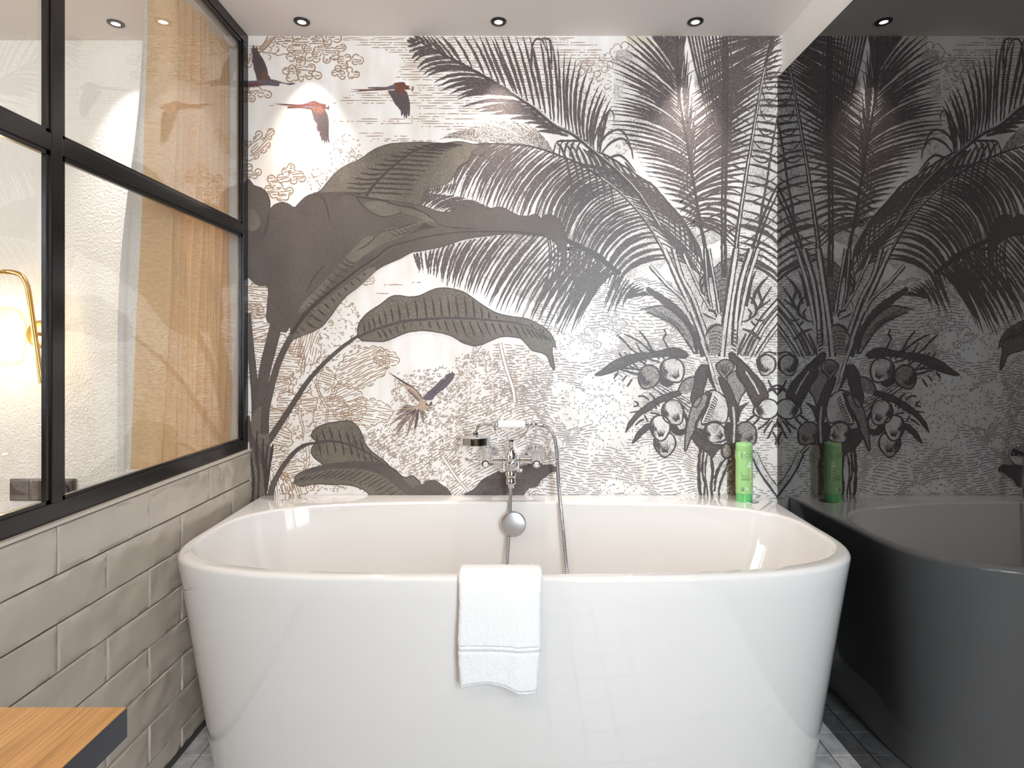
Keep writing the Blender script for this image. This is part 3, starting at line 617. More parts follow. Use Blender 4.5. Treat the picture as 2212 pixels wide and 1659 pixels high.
stem(Q((1640, -20), (1480, 500), (1400, 1000), (1370, 1500)), 15, inner=.4)
stem(Q((1750, -20), (1600, 450), (1520, 800), (1450, 1200)), 11, inner=.5)
stem(Q((2120, 760), (1800, 1130), (1480, 1659)), 13); stem(Q((2120, 900), (1850, 1230), (1600, 1700)), 11); stem(Q((2120, 1130), (1900, 1420), (1720, 1700)), 10)
stroke(Q((-20, 610), (200, 770), (450, 950), (650, 1200), (800, 1500), (880, 1700)), [9, 16, 18, 15, 12, 10], 'm_frond', 8.2, 1.2)
poly(Q((-120, 930), (-20, 915), (200, 905), (380, 980), (560, 1110), (680, 1300), (760, 1520), (700, 1600), (600, 1400), (420, 1180), (200, 1080), (0, 990)), 'm_stip2', 8)
for i in range(10): stroke(Q((80 + i * 40, 930 + i * 22), (160 + i * 42, 1030 + i * 24), (220 + i * 44, 1120 + i * 30)), 1.5, 'm_ink', 8.3, .4)
stroke(Q((-130, 950), (100, 900), (250, 900), (450, 1010), (620, 1170), (720, 1400), (780, 1659)), [2, 4, 6, 7], 'm_ink', 8.4, .6)
stroke(Q((-20, 990), (200, 1080), (420, 1200), (640, 1500), (740, 1659)), 4, 'm_ink', 8.4, .6)
for p, w_ in ((((1720, 330), (1650, 480), (1600, 700), (1560, 900)), [1, 7, 8, 7]), (((1935, 400), (1800, 540), (1700, 700), (1650, 860)), [1, 7, 8, 6]), (((1965, 580), (1890, 700), (1800, 850), (1720, 980)), [2, 5, 6, 5]), (((1950, 790), (1830, 880), (1720, 960)), [2, 5, 5]), (((1750, 620), (1800, 800), (1830, 860)), [5, 6, 3]), (((1620, 740), (1700, 850), (1720, 1000), (1600, 1120), (1480, 1140)), [3, 6, 6, 4, 3]), (((1580, 930), (1640, 1000), (1600, 1090)), [2, 6, 3]), (((1640, 1130), (1720, 1220)), [4, 5]), (((1700, 1100), (1800, 1130), (1900, 1080)), [4, 4, 2]), (((860, 190), (910, 350), (830, 520), (880, 700)), [2, 5, 6, 3]), (((840, 350), (900, 460), (840, 640), (960, 760)), [2, 5, 5, 2]), (((950, 960), (1050, 980), (1090, 1080)), [3, 6, 3]), (((860, 1000), (960, 1060), (1080, 1110)), [2, 4, 3])):
    stroke(Q(*p), w_, 'm_ink', 8.6, .8)
poly(Q((910, 1400), (950, 1250), (1050, 1180), (1180, 1200), (1180, 1560), (1100, 1659), (960, 1659)), 'm_stip2', 8.1)
stroke(Q((915, 1380), (970, 1260), (1080, 1190), (1180, 1210)), [2, 7, 6, 3], 'm_ink', 8.5)
for i in range(6): stroke(Q((970, 1320 + i * 55), (1080, 1290 + i * 55), (1170, 1320 + i * 60)), 1.8, 'm_ink', 8.5, .5)
for i in range(7): stroke(Q((1320, 1250 + i * 62), (1400, 1290 + i * 62)), 3, 'm_ink', 8.4, .6)
stroke(Q((1500, 1260), (1650, 1310), (1780, 1420)), [4, 8, 6], 'm_frond', 8.4, .8)
for i in range(5): stroke(Q((1560 + i * 60, 1330 + i * 15), (1480 + i * 60, 1500), (1420 + i * 60, 1680)), 5, 'm_frond', 8.2, .9)
# ---- fruit, spathes and trunk
K = crop(1280, 700, 4.483)
def trace(P, fill, ly, w_=3.4, edge='m_ink', jit=.5): poly(K(*P), fill, ly); stroke(K(*(list(P) + [P[0]])), w_, edge, ly + .3, jit)
# upper left spathe and its twigs
trace(((20, 495), (100, 440), (190, 370), (300, 320), (420, 290), (560, 275), (680, 255), (780, 230), (860, 250), (930, 300), (900, 330), (800, 320), (650, 310), (500, 340), (380, 380), (280, 430), (180, 470), (80, 495)), 'm_frond', 6)
for p in (((240, 105), (330, 190), (370, 240), (440, 290), (520, 370)), ((300, 95), (400, 140), (500, 210), (570, 270), (650, 340)), ((455, 70), (520, 150), (570, 240), (640, 290), (700, 340)), ((690, 50), (710, 100), (685, 140), (720, 210), (760, 300)), ((420, 180), (460, 250), (540, 330), (650, 370)), ((255, 275), (300, 340), (380, 420), (470, 450)), ((310, 270), (370, 350), (440, 430)), ((350, 280), (420, 330), (560, 420)), ((180, 400), (300, 450), (450, 490)), ((250, 460), (205, 530)), ((330, 500), (285, 550)), ((385, 530), (335, 605)), ((430, 480), (500, 520)), ((200, 420), (330, 430), (460, 440))):
    stroke(K(*p), [3, 4.6, 4.4, 3.6], 'm_ink', 6.6, .8, 4)
poly(K((660, 480), (780, 520), (780, 590), (700, 610), (650, 560)), 'm_ink', 6.5)
def nut(cx, cy, rx, ry, tip, ly=7.5, shade='m_stip'):
    pts = []
    for i in range(24):
        a = i * PI / 12; x, y = rx * math.cos(a), ry * math.sin(a)
        pts.append((cx + x, cy + y))
    tx, ty = tip; tl = math.hypot(tx, ty); P = []
    for x, y in pts:
        d = ((x - cx) * tx + (y - cy) * ty) / tl; k = max(0, d / max(rx, ry)) ** 6
        P.append((x + tx / tl * k * rx * .28, y + ty / tl * k * rx * .28))
    poly(K(*P), shade, ly); stroke(K(*(P + [P[0], P[1]])), [4.5, 3, 5, 3.5, 4.5], 'm_ink', ly + .4, .7)
    for j in range(7):      # curved shading on the lower left side
        q = .94 - j * .085; a0, a1 = 2.0 + j * .06, 4.0 - j * .12
        if j > 4: a0, a1 = 2.3, 3.2
        stroke(K(*[(cx + rx * q * math.cos(a0 + (a1 - a0) * i / 6), cy + ry * q * math.sin(a0 + (a1 - a0) * i / 6)) for i in range(7)]), [1, 2.2, 2.2, 1], 'm_ink', ly + .3, .5)
    for j in range(6): 
        ex, ey = cx + tx / tl * rx * .85, cy + ty / tl * ry * .85; o = (j - 2.5) * rx * .11
        stroke(K((ex + o * .6 * -ty / tl, ey + o * .6 * tx / tl), (cx + tx / tl * rx * .25 - o * ty / tl * 1.6, cy + ty / tl * ry * .25 + o * tx / tl * 1.6)), [3.4, 1], 'm_ink', ly + .3, .6)
nut(550, 505, 104, 108, (-.35, .6), 7.4, 'm_stip2'); nut(770, 440, 115, 112, (.5, .8), 7.6)
nut(775, 850, 105, 118, (.5, .7), 7.4); nut(655, 995, 98, 112, (.1, 1), 7.8); nut(700, 1150, 105, 110, (0, 1), 7.3)
nut(1180, 1050, 105, 98, (.8, .5), 9); nut(1480, 1055, 105, 108, (.8, .9), 9.1, 'm_stip2'); nut(1690, 820, 112, 98, (-.9, .3), 8.8); nut(1685, 390, 88, 92, (-.3, 1), 8.3)
stroke(K((1640, 300), (1700, 270), (1780, 290)), 4, 'm_ink', 8.5); stroke(K((1600, 410), (1590, 350), (1640, 300)), 4, 'm_ink', 8.5)
# second spathe pair
trace(((320, 1050), (350, 960), (430, 860), (540, 770), (680, 690), (830, 650), (860, 680), (750, 720), (640, 770), (560, 830), (480, 870), (400, 950)), 'm_frond', 6.8)
trace(((385, 1160), (430, 1060), (520, 970), (560, 960), (560, 1000), (480, 1070), (420, 1130)), 'm_frond', 6.8)
for p in (((440, 700), (500, 700), (550, 740)), ((400, 745), (440, 770), (440, 800)), ((360, 857), (430, 850), (520, 860)), ((395, 800), (450, 790)), ((545, 665), (600, 720), (650, 800)), ((590, 700), (600, 760), (620, 820)), ((410, 980), (460, 940), (500, 920)), ((500, 880), (540, 950)), ((560, 860), (650, 870))): stroke(K(*p), [3, 4.5, 3.5], 'm_ink', 7.0, .7, 4)
stem(K((590, 600), (700, 680), (820, 740), (940, 830)), 10, 6.2); stem(K((640, 580), (760, 650), (950, 760)), 7, 6.2)
poly(K((830, 650), (880, 560), (960, 515), (1000, 540), (960, 640), (900, 680)), 'm_stip2', 6.4); stroke(K((820, 660), (870, 560), (940, 515), (1000, 515)), 3.5, 'm_ink', 7)
poly(K((860, 820), (920, 900), (900, 1060), (820, 1080), (750, 1030), (760, 960), (850, 960)), 'm_ink', 7.2); poly(K((870, 880), (900, 940), (890, 1010), (840, 1020), (810, 970), (860, 930)), 'm_stip', 7.3)
# central leaves
trace(((1000, 470), (1060, 390), (1110, 400), (1110, 500), (1080, 620), (1030, 780), (980, 800), (950, 720), (980, 600)), 'm_frond', 8.8)
trace(((890, 1230), (900, 1060), (930, 900), (980, 760), (1070, 680), (1130, 660), (1110, 760), (1060, 870), (1000, 950), (990, 1030), (950, 1100), (910, 1220)), 'm_stip2', 9.2)
poly(K((1120, 660), (1160, 660), (1130, 760), (1080, 860), (1020, 960), (1010, 1020), (980, 1010), (1030, 880), (1090, 780)), 'm_ink', 9.5)
trace(((1090, 660), (1180, 640), (1260, 690), (1310, 760), (1310, 900), (1270, 960), (1180, 940), (1060, 980), (1050, 940), (1100, 830), (1130, 740)), 'm_stip', 9)
for i in range(12): stroke(K((1060 + i * 9, 960 - i * 22), (1120 + i * 9, 900 - i * 19)) if False else K((1065 + i * 10, 965 - i * 24), (1110 + i * 9, 960 - i * 20), (1150 + i * 4, 985 - i * 20)), [3.2, 2.2, 1], 'm_ink', 9.4, .5)
stroke(K((1110, 400), (1150, 520), (1180, 620)), [22, 16, 6], 'm_ink', 8.6, 1)
stem(K((1050, 160), (1120, 340), (1180, 560), (1215, 650)), 9, 9.3, .6)
trace(((1190, 400), (1250, 350), (1330, 350), (1370, 420), (1310, 490), (1280, 530), (1220, 470)), 'm_stip2', 8.4)
for i in range(8): stroke(K((1200 + i * 18, 400 - i * 5), (1240 + i * 13, 450), (1285 + i * 5, 500 - i * 8)), 1.8, 'm_ink', 8.8, .4)
trace(((1320, 280), (1370, 300), (1480, 390), (1560, 480), (1640, 570), (1700, 700), (1640, 740), (1580, 800), (1520, 700), (1470, 600), (1400, 500), (1390, 400), (1340, 360)), 'm_frond', 8.9, 4.5)
stroke(K((1480, 460), (1550, 560), (1610, 680)), [2, 4, 2], 'm_stip', 9.4, .6)
trace(((1390, 450), (1480, 620), (1440, 700), (1400, 800), (1380, 760), (1300, 560), (1330, 480)), 'm_stip2', 8.7)
trace(((1220, 510), (1300, 560), (1360, 680), (1400, 800), (1410, 900), (1390, 1000), (1395, 1160), (1330, 1160), (1345, 1000), (1320, 850), (1290, 720), (1240, 600)), 'm_frond', 9.3)
stroke(K((1360, 800), (1372, 950), (1365, 1150)), 4, 'm_stip', 9.7, .6)
poly(K((1400, 800), (1500, 760), (1530, 740), (1440, 850), (1410, 960)), 'm_frond', 8.8)
poly(K((1280, 960), (1345, 960), (1345, 1160), (1300, 1140), (1270, 1050)), 'm_ink', 9.2)
for p in (((1580, 870), (1520, 920), (1470, 960)), ((1620, 900), (1570, 960), (1540, 990)), ((1720, 920), (1660, 980), (1600, 1020)), ((1740, 930), (1680, 1010), (1660, 1060)), ((1770, 960), (1720, 1060), (1690, 1110)), ((1740, 1040), (1780, 1110), (1770, 1170)), ((1800, 900), (1770, 1000)), ((1700, 540), (1740, 620), (1800, 700)), ((1700, 640), (1760, 600), (1820, 590)), ((1690, 660), (1760, 630), (1820, 640))): stroke(K(*p), [3.5, 5, 4], 'm_ink', 8.6, .7, 4)
trace(((960, 1100), (1010, 1010), (1060, 1020), (1090, 1110), (1180, 1170), (1260, 1170), (1200, 1230), (1160, 1290), (1120, 1250), (1020, 1180)), 'm_frond', 9.3, 4)
stroke(K((1000, 1050), (1050, 1100), (1100, 1150)), 5, 'm_ink', 9.8)
trace(((1290, 1150), (1250, 1200), (1260, 1280), (1310, 1300), (1350, 1260), (1340, 1180)), 'm_stip2', 9.2, 5)
# trunk
poly(K((1045, 1190), (1120, 1250), (1160, 1300), (1260, 1250), (1400, 1200), (1480, 1200), (1400, 1700), (1035, 1700), (1025, 1450)), 'm_stip', 8)
for p, w_ in ((((1045, 1190), (1030, 1350), (1030, 1500), (1050, 1700)), 7), (((1075, 1230), (1060, 1400), (1085, 1560), (1070, 1700)), 5), (((1110, 1260), (1090, 1400), (1100, 1550), (1120, 1700)), 4), (((1150, 1290), (1160, 1420), (1150, 1600), (1160, 1700)), 7), (((1290, 1300), (1230, 1380), (1190, 1500), (1180, 1620)), 5), (((1320, 1310), (1280, 1430), (1230, 1560), (1220, 1700)), 5), (((1250, 1340), (1200, 1420), (1170, 1500)), 3)):
    stroke(K(*p), w_, 'm_ink', 8.5, 1.2)
for i in range(16):
    y = 1320 + i * 24; stroke(K((1370, y - 20), (1330, y + 8), (1300, y + 40)), [5, 3.5, 1.5], 'm_brown' if i % 3 else 'm_ink', 8.8, 1.0, 4)
    stroke(K((1372, y - 10), (1395, y + 12)), [4, 2], 'm_brown', 8.8, .8, 4)
stroke(K((1365, 1150), (1355, 1260), (1375, 1350), (1365, 1480), (1375, 1700)), [12, 9, 8, 7, 6], 'm_brown', 8.9, 1.4)
stem(K((1560, 1250), (1640, 1420), (1740, 1560), (1830, 1680)), 17, 8, .62); stem(K((1400, 1180), (1480, 1180), (1560, 1260)), 9, 7.9, .4)
# ---- banana plant
def vein(pts, w_, m, ly, jit, P):
    c = cr(pts, 4); q = []
    for a in c:
        if not inpoly(a[0], a[1], P): break
        q.append(a)
    if len(q) > 3: stroke(q[:-1], w_, m, ly, jit, raw=True)
LEAF1 = V((390, 1290), (470, 1210), (560, 1175), (620, 1110), (680, 1040), (760, 985), (860, 940), (930, 890), (1010, 850), (1110, 828), (1300, 820), (1450, 828), (1560, 815), (1650, 830), (1740, 850), (1690, 860), (1655, 900), (1640, 945), (1560, 1000), (1530, 1060), (1470, 1120), (1350, 1150), (1310, 1200), (1290, 1270), (1200, 1400), (700, 1500), (400, 1400))
poly(LEAF1, 'm_leaf', 10); stroke(LEAF1[:15], 2, 'm_ink', 10.3, .3); stroke(LEAF1[15:24], 1.8, 'm_ink', 10.3, .3)
poly(V((1660, 900), (1680, 860), (1720, 845), (1755, 870), (1740, 900), (1690, 920)), 'm_leafd', 10.2)
MR = V((880, 1240), (930, 1160), (1010, 1070), (1110, 980), (1220, 900), (1330, 850), (1420, 830))
for i in range(17):      # horizontal veins both sides of the rib
    t = i / 16; p = res(MR, t)
    l = 175 - 150 * t if t > .2 else 120
    l2 = 125 - 60 * t
    if i > 1: stroke([p, (p[0] + l2 * .35, p[1] + 1), (p[0] + l2 * .8, p[1] + 4)], [2, 4.5, 4, 1], 'm_vein', 10.5, .8)
    stroke([p, (p[0] - l * .2, p[1] + 2), (p[0] - l * .45, p[1] - 1)], [2, 4.5, 4, 1], 'm_vein', 10.5, .8)
stroke(MR, [7, 5, 4, 3], 'm_vein', 10.8, .4)
LEAF2 = V((205, 1310), (240, 1270), (300, 1250), (350, 1268), (392, 1288), (470, 1210), (600, 1185), (750, 1180), (850, 1200), (1000, 1230), (1150, 1250), (1290, 1272), (1400, 1312), (1480, 1322), (1520, 1310), (1570, 1270), (1640, 1282), (1700, 1272), (1770, 1300), (1830, 1285), (1880, 1290), (1920, 1310), (1991, 1345)) + [(1142, 467), (1157, 462), (1168, 471), (1180, 464), (1196, 466), (1212, 480), (1222, 505), (1223, 545), (1221, 582), (1214, 560), (1208, 540), (1198, 523), (1182, 513), (1150, 508), (1100, 506), (1050, 510), (1000, 518), (960, 532), (915, 541), (888, 546), (862, 560), (838, 570), (813, 584), (777, 618), (748, 640), (728, 664), (712, 686), (698, 703), (673, 718), (650, 726), (631, 732), (627, 706), (618, 718), (608, 716), (585, 700), (576, 690), (577, 667), (579, 621), (559, 617), (540, 602), (530, 580), (530, 520), (540, 480), (560, 470)]
poly(LEAF2, 'm_leafd', 11, 6); stroke(LEAF2[:33], 1.8, 'm_ink', 11.3, .3); stroke(LEAF2[33:], 1.8, 'm_ink', 11.3, .3)
# lighter folded parts
lt = poly(V((885, 1260), (960, 1240), (1060, 1255), (1120, 1290), (1150, 1325), (1100, 1345), (1020, 1355), (940, 1330)), 'm_leaf', 11.5)
poly(V((1060, 1240), (1170, 1265), (1260, 1290), (1330, 1340), (1400, 1390), (1330, 1385), (1260, 1350), (1150, 1320)), 'm_leaf', 11.5)
stroke(V((690, 1210), (760, 1190), (850, 1215), (1000, 1235), (1120, 1270), (1230, 1290), (1320, 1330), (1405, 1392)), [1, 4, 3, 4, 2], 'm_vein', 11.8, .5)
stroke(V((830, 1210), (870, 1270), (940, 1325), (1020, 1355), (1110, 1340), (1160, 1320)), [3, 2, 2], 'm_vein', 11.8, .4)
poly(V((750, 1640), (830, 1560), (900, 1500), (980, 1490), (1060, 1440), (1180, 1420), (1290, 1380), (1330, 1390), (1250, 1450), (1150, 1500), (1000, 1560), (880, 1640), (800, 1700), (700, 1760), (600, 1880), (500, 1990), (420, 2050), (440, 1980), (560, 1860)), 'm_leaf', 11.5)
for i in range(26):
    t = i / 25; a = res(V((760, 1640), (900, 1510), (1180, 1425), (1310, 1390)), t) if i > 12 else res(V((430, 2030), (560, 1870), (740, 1650)), i / 12)
    stroke([a, (a[0] + 12, a[1] + 9), (a[0] + 26, a[1] + 12)], [1, 3, 1], 'm_vein', 11.7, .5)
stroke([(1300 / 1, 0), (1301, 0)], 1, 'm_ink', 0)
RIB = U2((340, 560), (420, 440), (520, 340), (640, 240), (780, 130), (900, 60)) + V((1300, 1560), (1450, 1500), (1600, 1475), (1750, 1470)) + [(1100, 500), (1150, 497), (1190, 503)]
RIB = U2((340, 560), (420, 440), (520, 340), (640, 240), (780, 130), (900, 50)) + [(840, 535), (880, 522), (930, 510), (990, 502), (1060, 500), (1130, 502), (1180, 508)]
stroke(RIB, [9, 7, 5, 4, 3, 3, 2], 'm_vein', 12, .6); stroke([(x + 3, y + 3) for x, y in RIB[:8]], 1.2, 'm_leaf', 12.2, .3)
poly(U2((345, 590), (340, 560), (420, 450), (540, 350), (700, 230), (850, 120), (900, 130), (790, 240), (700, 300), (640, 380), (590, 440), (540, 500), (470, 545)), 'm_leaf', 11.6)
for i in range(14):
    t = i / 13; p = res(U2((370, 540), (480, 420), (620, 300), (760, 190), (880, 110)), t); vein([p, (p[0] + 16 - 6 * t, p[1] + 12), (p[0] + 30 - 14 * t, p[1] + 15)], [2, 4, 1], 'm_vein', 12.1, .6, LEAF2)
for p in (((560, 1186), (610, 1260), (640, 1400)), ((205, 1320), (190, 1430), (160, 1500), (140, 1520)), ((980, 1490), (900, 1560), (820, 1600)), ((1400, 1400), (1500, 1430), (1700, 1440)), ((600, 1700), (520, 1800), (470, 1900)), ((1000, 1470), (1180, 1420), (1310, 1380))): stroke(V(*p), [1, 3, 1], 'm_vein', 12, .5)
# small leaf at the far left
P0 = V((30, 1075), (60, 1085), (95, 1130), (150, 1148), (195, 1195), (212, 1260), (205, 1320), (180, 1420), (175, 1500), (140, 1540), (110, 1540), (60, 1660), (30, 1660))
poly(P0, 'm_leafd', 11.4); stroke(P0[:9], 2, 'm_ink', 11.6, .3)
poly(V((50, 1300), (100, 1310), (135, 1360), (140, 1410), (110, 1450), (50, 1445)), 'm_leaf', 11.7)
# middle leaf
LEAF3 = U2((775, 545), (783, 495), (815, 445), (860, 405), (930, 360), (1000, 308), (1060, 303), (1120, 312), (1190, 303), (1270, 266), (1340, 251), (1420, 261), (1480, 280), (1540, 318), (1600, 362), (1680, 410), (1760, 435), (1843, 447)) + [(1140, 689), (1158, 698), (1176, 708), (1190, 722), (1199, 742), (1201, 752), (1194, 748), (1193, 760), (1198, 799), (1190, 790), (1183, 772), (1172, 763), (1150, 757), (1136, 742), (1124, 731)] + U2((1780, 575), (1720, 578), (1660, 600), (1600, 628), (1545, 636), (1480, 618), (1420, 582), (1380, 563), (1290, 543), (1230, 536), (1160, 538), (1090, 552), (1020, 582), (950, 606), (880, 607), (800, 600), (778, 575))
poly(LEAF3, 'm_leaf', 10, 6); stroke(LEAF3 + [LEAF3[0]], 2.4, 'm_ink', 10.3, .3)
R3 = U2((775, 580), (850, 545), (950, 510), (1080, 475), (1250, 458), (1400, 452), (1560, 458), (1700, 470), (1843, 488)) + [(1150, 708), (1175, 722), (1192, 742)]
for i in range(32):
    t = (i + .5) / 32; p = res(R3, t); e = .5 + .5 * math.sin(PI * min(1, t * 1.15)); h = (8 + 46 * math.sin(PI * min(1, max(0, t * 1.02))) ** .7)
    if t < .94: vein([(p[0] - 3, p[1] - 3), (p[0] - 5, p[1] - h * .45), (p[0] - 9, p[1] - h * .92)], [2, 4.4, 4, 1.2], 'm_vein', 10.5, .7, LEAF3)
    h2 = 12 + 32 * math.sin(PI * t) if t > .12 else 8
    vein([(p[0] + 2, p[1] + 5), (p[0] + 6 + 5 * t, p[1] + h2 * .5), (p[0] + 10 + 14 * t, p[1] + h2 * .95)], [2, 4.4, 3.6, 1.2], 'm_vein', 10.5, .7, LEAF3)
stroke(R3, [5, 7, 6, 5, 4, 3, 2], 'm_ink', 10.8, .5)
# stems of the banana plant
def bstem(p, w_, ly, m='m_leafd'):
    stroke(p, w_, m, ly, .4); c = cr(p, 6); n = len(c)
    W_ = w_ if isinstance(w_, list) else [w_, w_]
    for sg in (-1, 1):
        q = []
        for i, a in enumerate(c):
            b = c[min(i + 1, n - 1)]; z = c[max(i - 1, 0)]; dx, dy = b[0] - z[0], b[1] - z[1]; l = math.hypot(dx, dy) or 1
            t = i / (n - 1) * (len(W_) - 1); k = min(int(t), len(W_) - 2); ww = W_[k] + (W_[k + 1] - W_[k]) * (t - k)
            q.append((a[0] - dy / l * ww * .47 * sg, a[1] + dx / l * ww * .47 * sg))
        stroke(q, 1.8, 'm_ink', ly + .2, .3, raw=True)
bstem(U2((780, 570), (700, 625), (620, 690), (540, 765), (440, 880), (360, 1000), (290, 1110), (230, 1200), (170, 1290)), [5, 7, 8, 10, 12, 15], 9.4)
bstem(U2((510, 1280), (440, 1290), (370, 1330), (300, 1410), (250, 1490), (215, 1560), (190, 1660)), [4, 7, 9, 11, 13], 9.8)
bstem(U2((345, 560), (300, 640), (250, 750), (215, 860), (190, 960), (165, 1080), (160, 1220)), [12, 13, 14, 16, 18], 10.6)
bstem(U2((235, 500), (200, 640), (165, 780), (140, 920), (115, 1060), (105, 1250), (120, 1400)), [26, 26, 24, 24, 26, 30], 10.2)
bstem(U2((50, 420), (62, 600), (80, 780), (95, 950), (95, 1100)), [10, 14, 15, 16, 14], 10)
bstem(U2((45, 1100), (60, 1230), (110, 1330), (120, 1420)), [8, 12, 14, 14], 10.7)
poly(U2((55, 1180), (100, 1060), (170, 1050), (185, 1200), (190, 1290), (210, 1330), (180, 1470), (175, 1600), (195, 1800), (70, 1800), (72, 1560), (60, 1350)), 'm_leaf', 10.4)
for p in (((110, 1200), (105, 1350), (120, 1500), (110, 1720)), ((150, 1250), (150, 1400), (165, 1560), (170, 1720)), ((60, 1350), (85, 1500), (80, 1700)), ((180, 1290), (170, 1400), (176, 1600)), ((215, 1290), (190, 1450), (180, 1560))): stroke(U2(*p), [3, 6, 5, 3], 'm_vein', 10.9, .8)
# lower leaves
P4 = U2((515, 1282), (465, 1232), (480, 1200), (520, 1170), (580, 1150), (640, 1140), (700, 1130), (740, 1140), (780, 1175), (805, 1225), (830, 1290), (880, 1345), (940, 1390), (990, 1440), (960, 1480), (800, 1470), (600, 1440), (555, 1425), (500, 1388), (468, 1345), (480, 1300))
poly(P4, 'm_leaf', 9.5); stroke(P4 + [P4[0]], 2.2, 'm_ink', 9.7, .3)
R4 = U2((500, 1280), (600, 1268), (720, 1290), (820, 1335), (920, 1400), (1000, 1460))
for i in range(11):
    p = res(R4, (i + .5) / 11); t = i / 10
    vein([p, (p[0] - 5, p[1] - 18), (p[0] - 10, p[1] - 36 + 12 * t)], [2, 4, 1], 'm_vein', 9.8, .7, P4); vein([(p[0], p[1] + 3), (p[0] + 4, p[1] + 17), (p[0] + 6, p[1] + 32)], [2, 3.5, 1], 'm_vein', 9.8, .7, P4)
stroke(R4, [6, 5, 4, 3], 'm_ink', 10, .5)
P5 = U2((356, 1530), (365, 1500), (400, 1475), (480, 1445), (600, 1420), (700, 1408), (800, 1405), (900, 1412), (960, 1425), (1030, 1462), (1082, 1510), (1140, 1498), (1180, 1530), (1205, 1560), (1230, 1535), (1285, 1530), (1335, 1560), (1370, 1585), (1392, 1620), (1400, 1720), (860, 1700), (850, 1620), (790, 1580), (700, 1558), (600, 1556), (500, 1552), (400, 1568), (362, 1552))
poly(P5, 'm_leaf', 10); stroke(P5 + [P5[0]], 2.2, 'm_ink', 10.3, .3)
poly(U2((380, 1500), (480, 1445), (600, 1418), (800, 1405), (940, 1420), (1040, 1475), (1100, 1540), (1230, 1640), (1100, 1620), (1000, 1540), (900, 1480), (760, 1450), (600, 1455), (460, 1480)), 'm_leafd', 10.4)
for i in range(20):
    p = res(U2((440, 1490), (600, 1462), (760, 1458), (900, 1490), (1000, 1545), (1100, 1630)), i / 19); stroke([p, (p[0] - 14, p[1] + 9), (p[0] - 34, p[1] + 20)], [1.2, 2.4, 1], 'm_vein', 10.5, .5)
poly(U2((1150, 1560), (1205, 1560), (1230, 1535), (1285, 1530), (1335, 1560), (1370, 1585), (1392, 1620), (1392, 1700), (1200, 1700)), 'm_leafd', 10.6)
N_ = crop(940, 860, 3.95)
P6 = N_((250, 820), (340, 770), (400, 700), (470, 660), (560, 620), (680, 590), (780, 575), (880, 575), (980, 570), (1030, 590), (1035, 620), (985, 632), (950, 665), (900, 700), (870, 750), (800, 765), (760, 820), (740, 960), (240, 960))
poly(P6, 'm_leafd', 9.5); stroke(P6[:17], 2, 'm_ink', 9.7, .3)
for i in range(9): stroke(N_((400 + i * 10, 700 + 14 * i), (560 + i * 8, 690 + 14 * i), (780 - 5 * i, 700 + 12 * i)), [1, 2.6, 1], 'm_vein', 9.8, .5)
stroke(N_((500, 810), (570, 750), (640, 690)), 4, 'm_vein', 9.9); poly(N_((400, 800), (440, 785), (520, 790), (555, 815), (520, 840), (400, 840)), 'm_ink', 9.9)
# ---- parrots
def bird(parts, ly=13):
    for i, (m, P) in enumerate(parts): poly(P, m, ly + i * .12, 4)
def feathers(P0, P1, n, w_, m, ly):
    for i in range(n):
        t = i / (n - 1); a = res(P0, t); b = res(P1, t); stroke([a, ((a[0] + b[0]) / 2 + rnd.uniform(-.6, .6), (a[1] + b[1]) / 2), b], [w_, w_, w_ * .9, .8], m, ly, .2, 5)
W = crop(520, 60, 5.82)
bird([('m_wing', W((885, 1020), (1040, 1020), (1080, 1070), (1100, 1130), (1108, 1220), (1100, 1340), (1120, 1445), (1100, 1430), (1085, 1390), (1085, 1460), (1070, 1410), (1050, 1455), (1045, 1400), (1015, 1420), (1010, 1370), (990, 1340), (1000, 1300), (970, 1300), (955, 1250), (960, 1200), (925, 1160), (905, 1090))),
      ('m_red', W((410, 955), (580, 960), (780, 965), (860, 935), (930, 920), (1000, 950), (1080, 965), (1110, 980), (1100, 1010), (1060, 1020), (960, 1030), (860, 1020), (760, 1005), (580, 1010), (600, 990), (760, 985), (560, 975))),
      ('m_blue', W((760, 965), (860, 945), (960, 960), (980, 990), (900, 1010), (790, 1000))), ('m_redb', W((900, 1010), (960, 980), (1020, 1000), (1050, 1050), (1010, 1090), (940, 1080))),
      ('m_face', W((1075, 970), (1100, 970), (1108, 990), (1090, 1000), (1070, 990))), ('m_ink', W((1100, 970), (1118, 982), (1112, 1010), (1095, 1038), (1092, 1010), (1106, 1000)))])
for i in range(9): stroke(W((960 + i * 16, 1080), (980 + i * 15, 1200), (1000 + i * 13, 1290 + i * 12)), [1, 1.4, 1], 'm_ink', 14.4, .2)
bird([('m_wing', W((1850, 790), (2060, 790), (2100, 840), (2125, 940), (2130, 1000), (2122, 1110), (2105, 1115), (2100, 1070), (2085, 1155), (2070, 1100), (2055, 1150), (2045, 1080), (2020, 1115), (2010, 1040), (1980, 1000), (1940, 960), (1900, 880), (1865, 830))),
      ('m_red', W((1370, 775), (1600, 775), (1820, 765), (1900, 740), (1930, 700), (2010, 685), (2060, 690), (2080, 725), (2140, 735), (2150, 770), (2080, 780), (2000, 770), (1900, 775), (1800, 785), (1600, 795), (1370, 808), (1500, 790))),
      ('m_blue', W((1600, 750), (1720, 745), (1830, 745), (1930, 715), (1960, 740), (1880, 775), (1760, 775), (1600, 762))), ('m_red', W((1930, 780), (2000, 760), (2070, 790), (2080, 820), (2020, 825), (1950, 810))),
      ('m_face', W((2120, 735), (2150, 735), (2160, 755), (2140, 770), (2118, 765))), ('m_ink', W((2150, 735), (2175, 750), (2170, 785), (2155, 800), (2145, 790), (2160, 765)))])
for i in range(8): stroke(W((1910 + i * 22, 830), (1950 + i * 20, 930), (2000 + i * 15, 1030)), [1, 1.4, 1], 'm_ink', 14.4, .2)
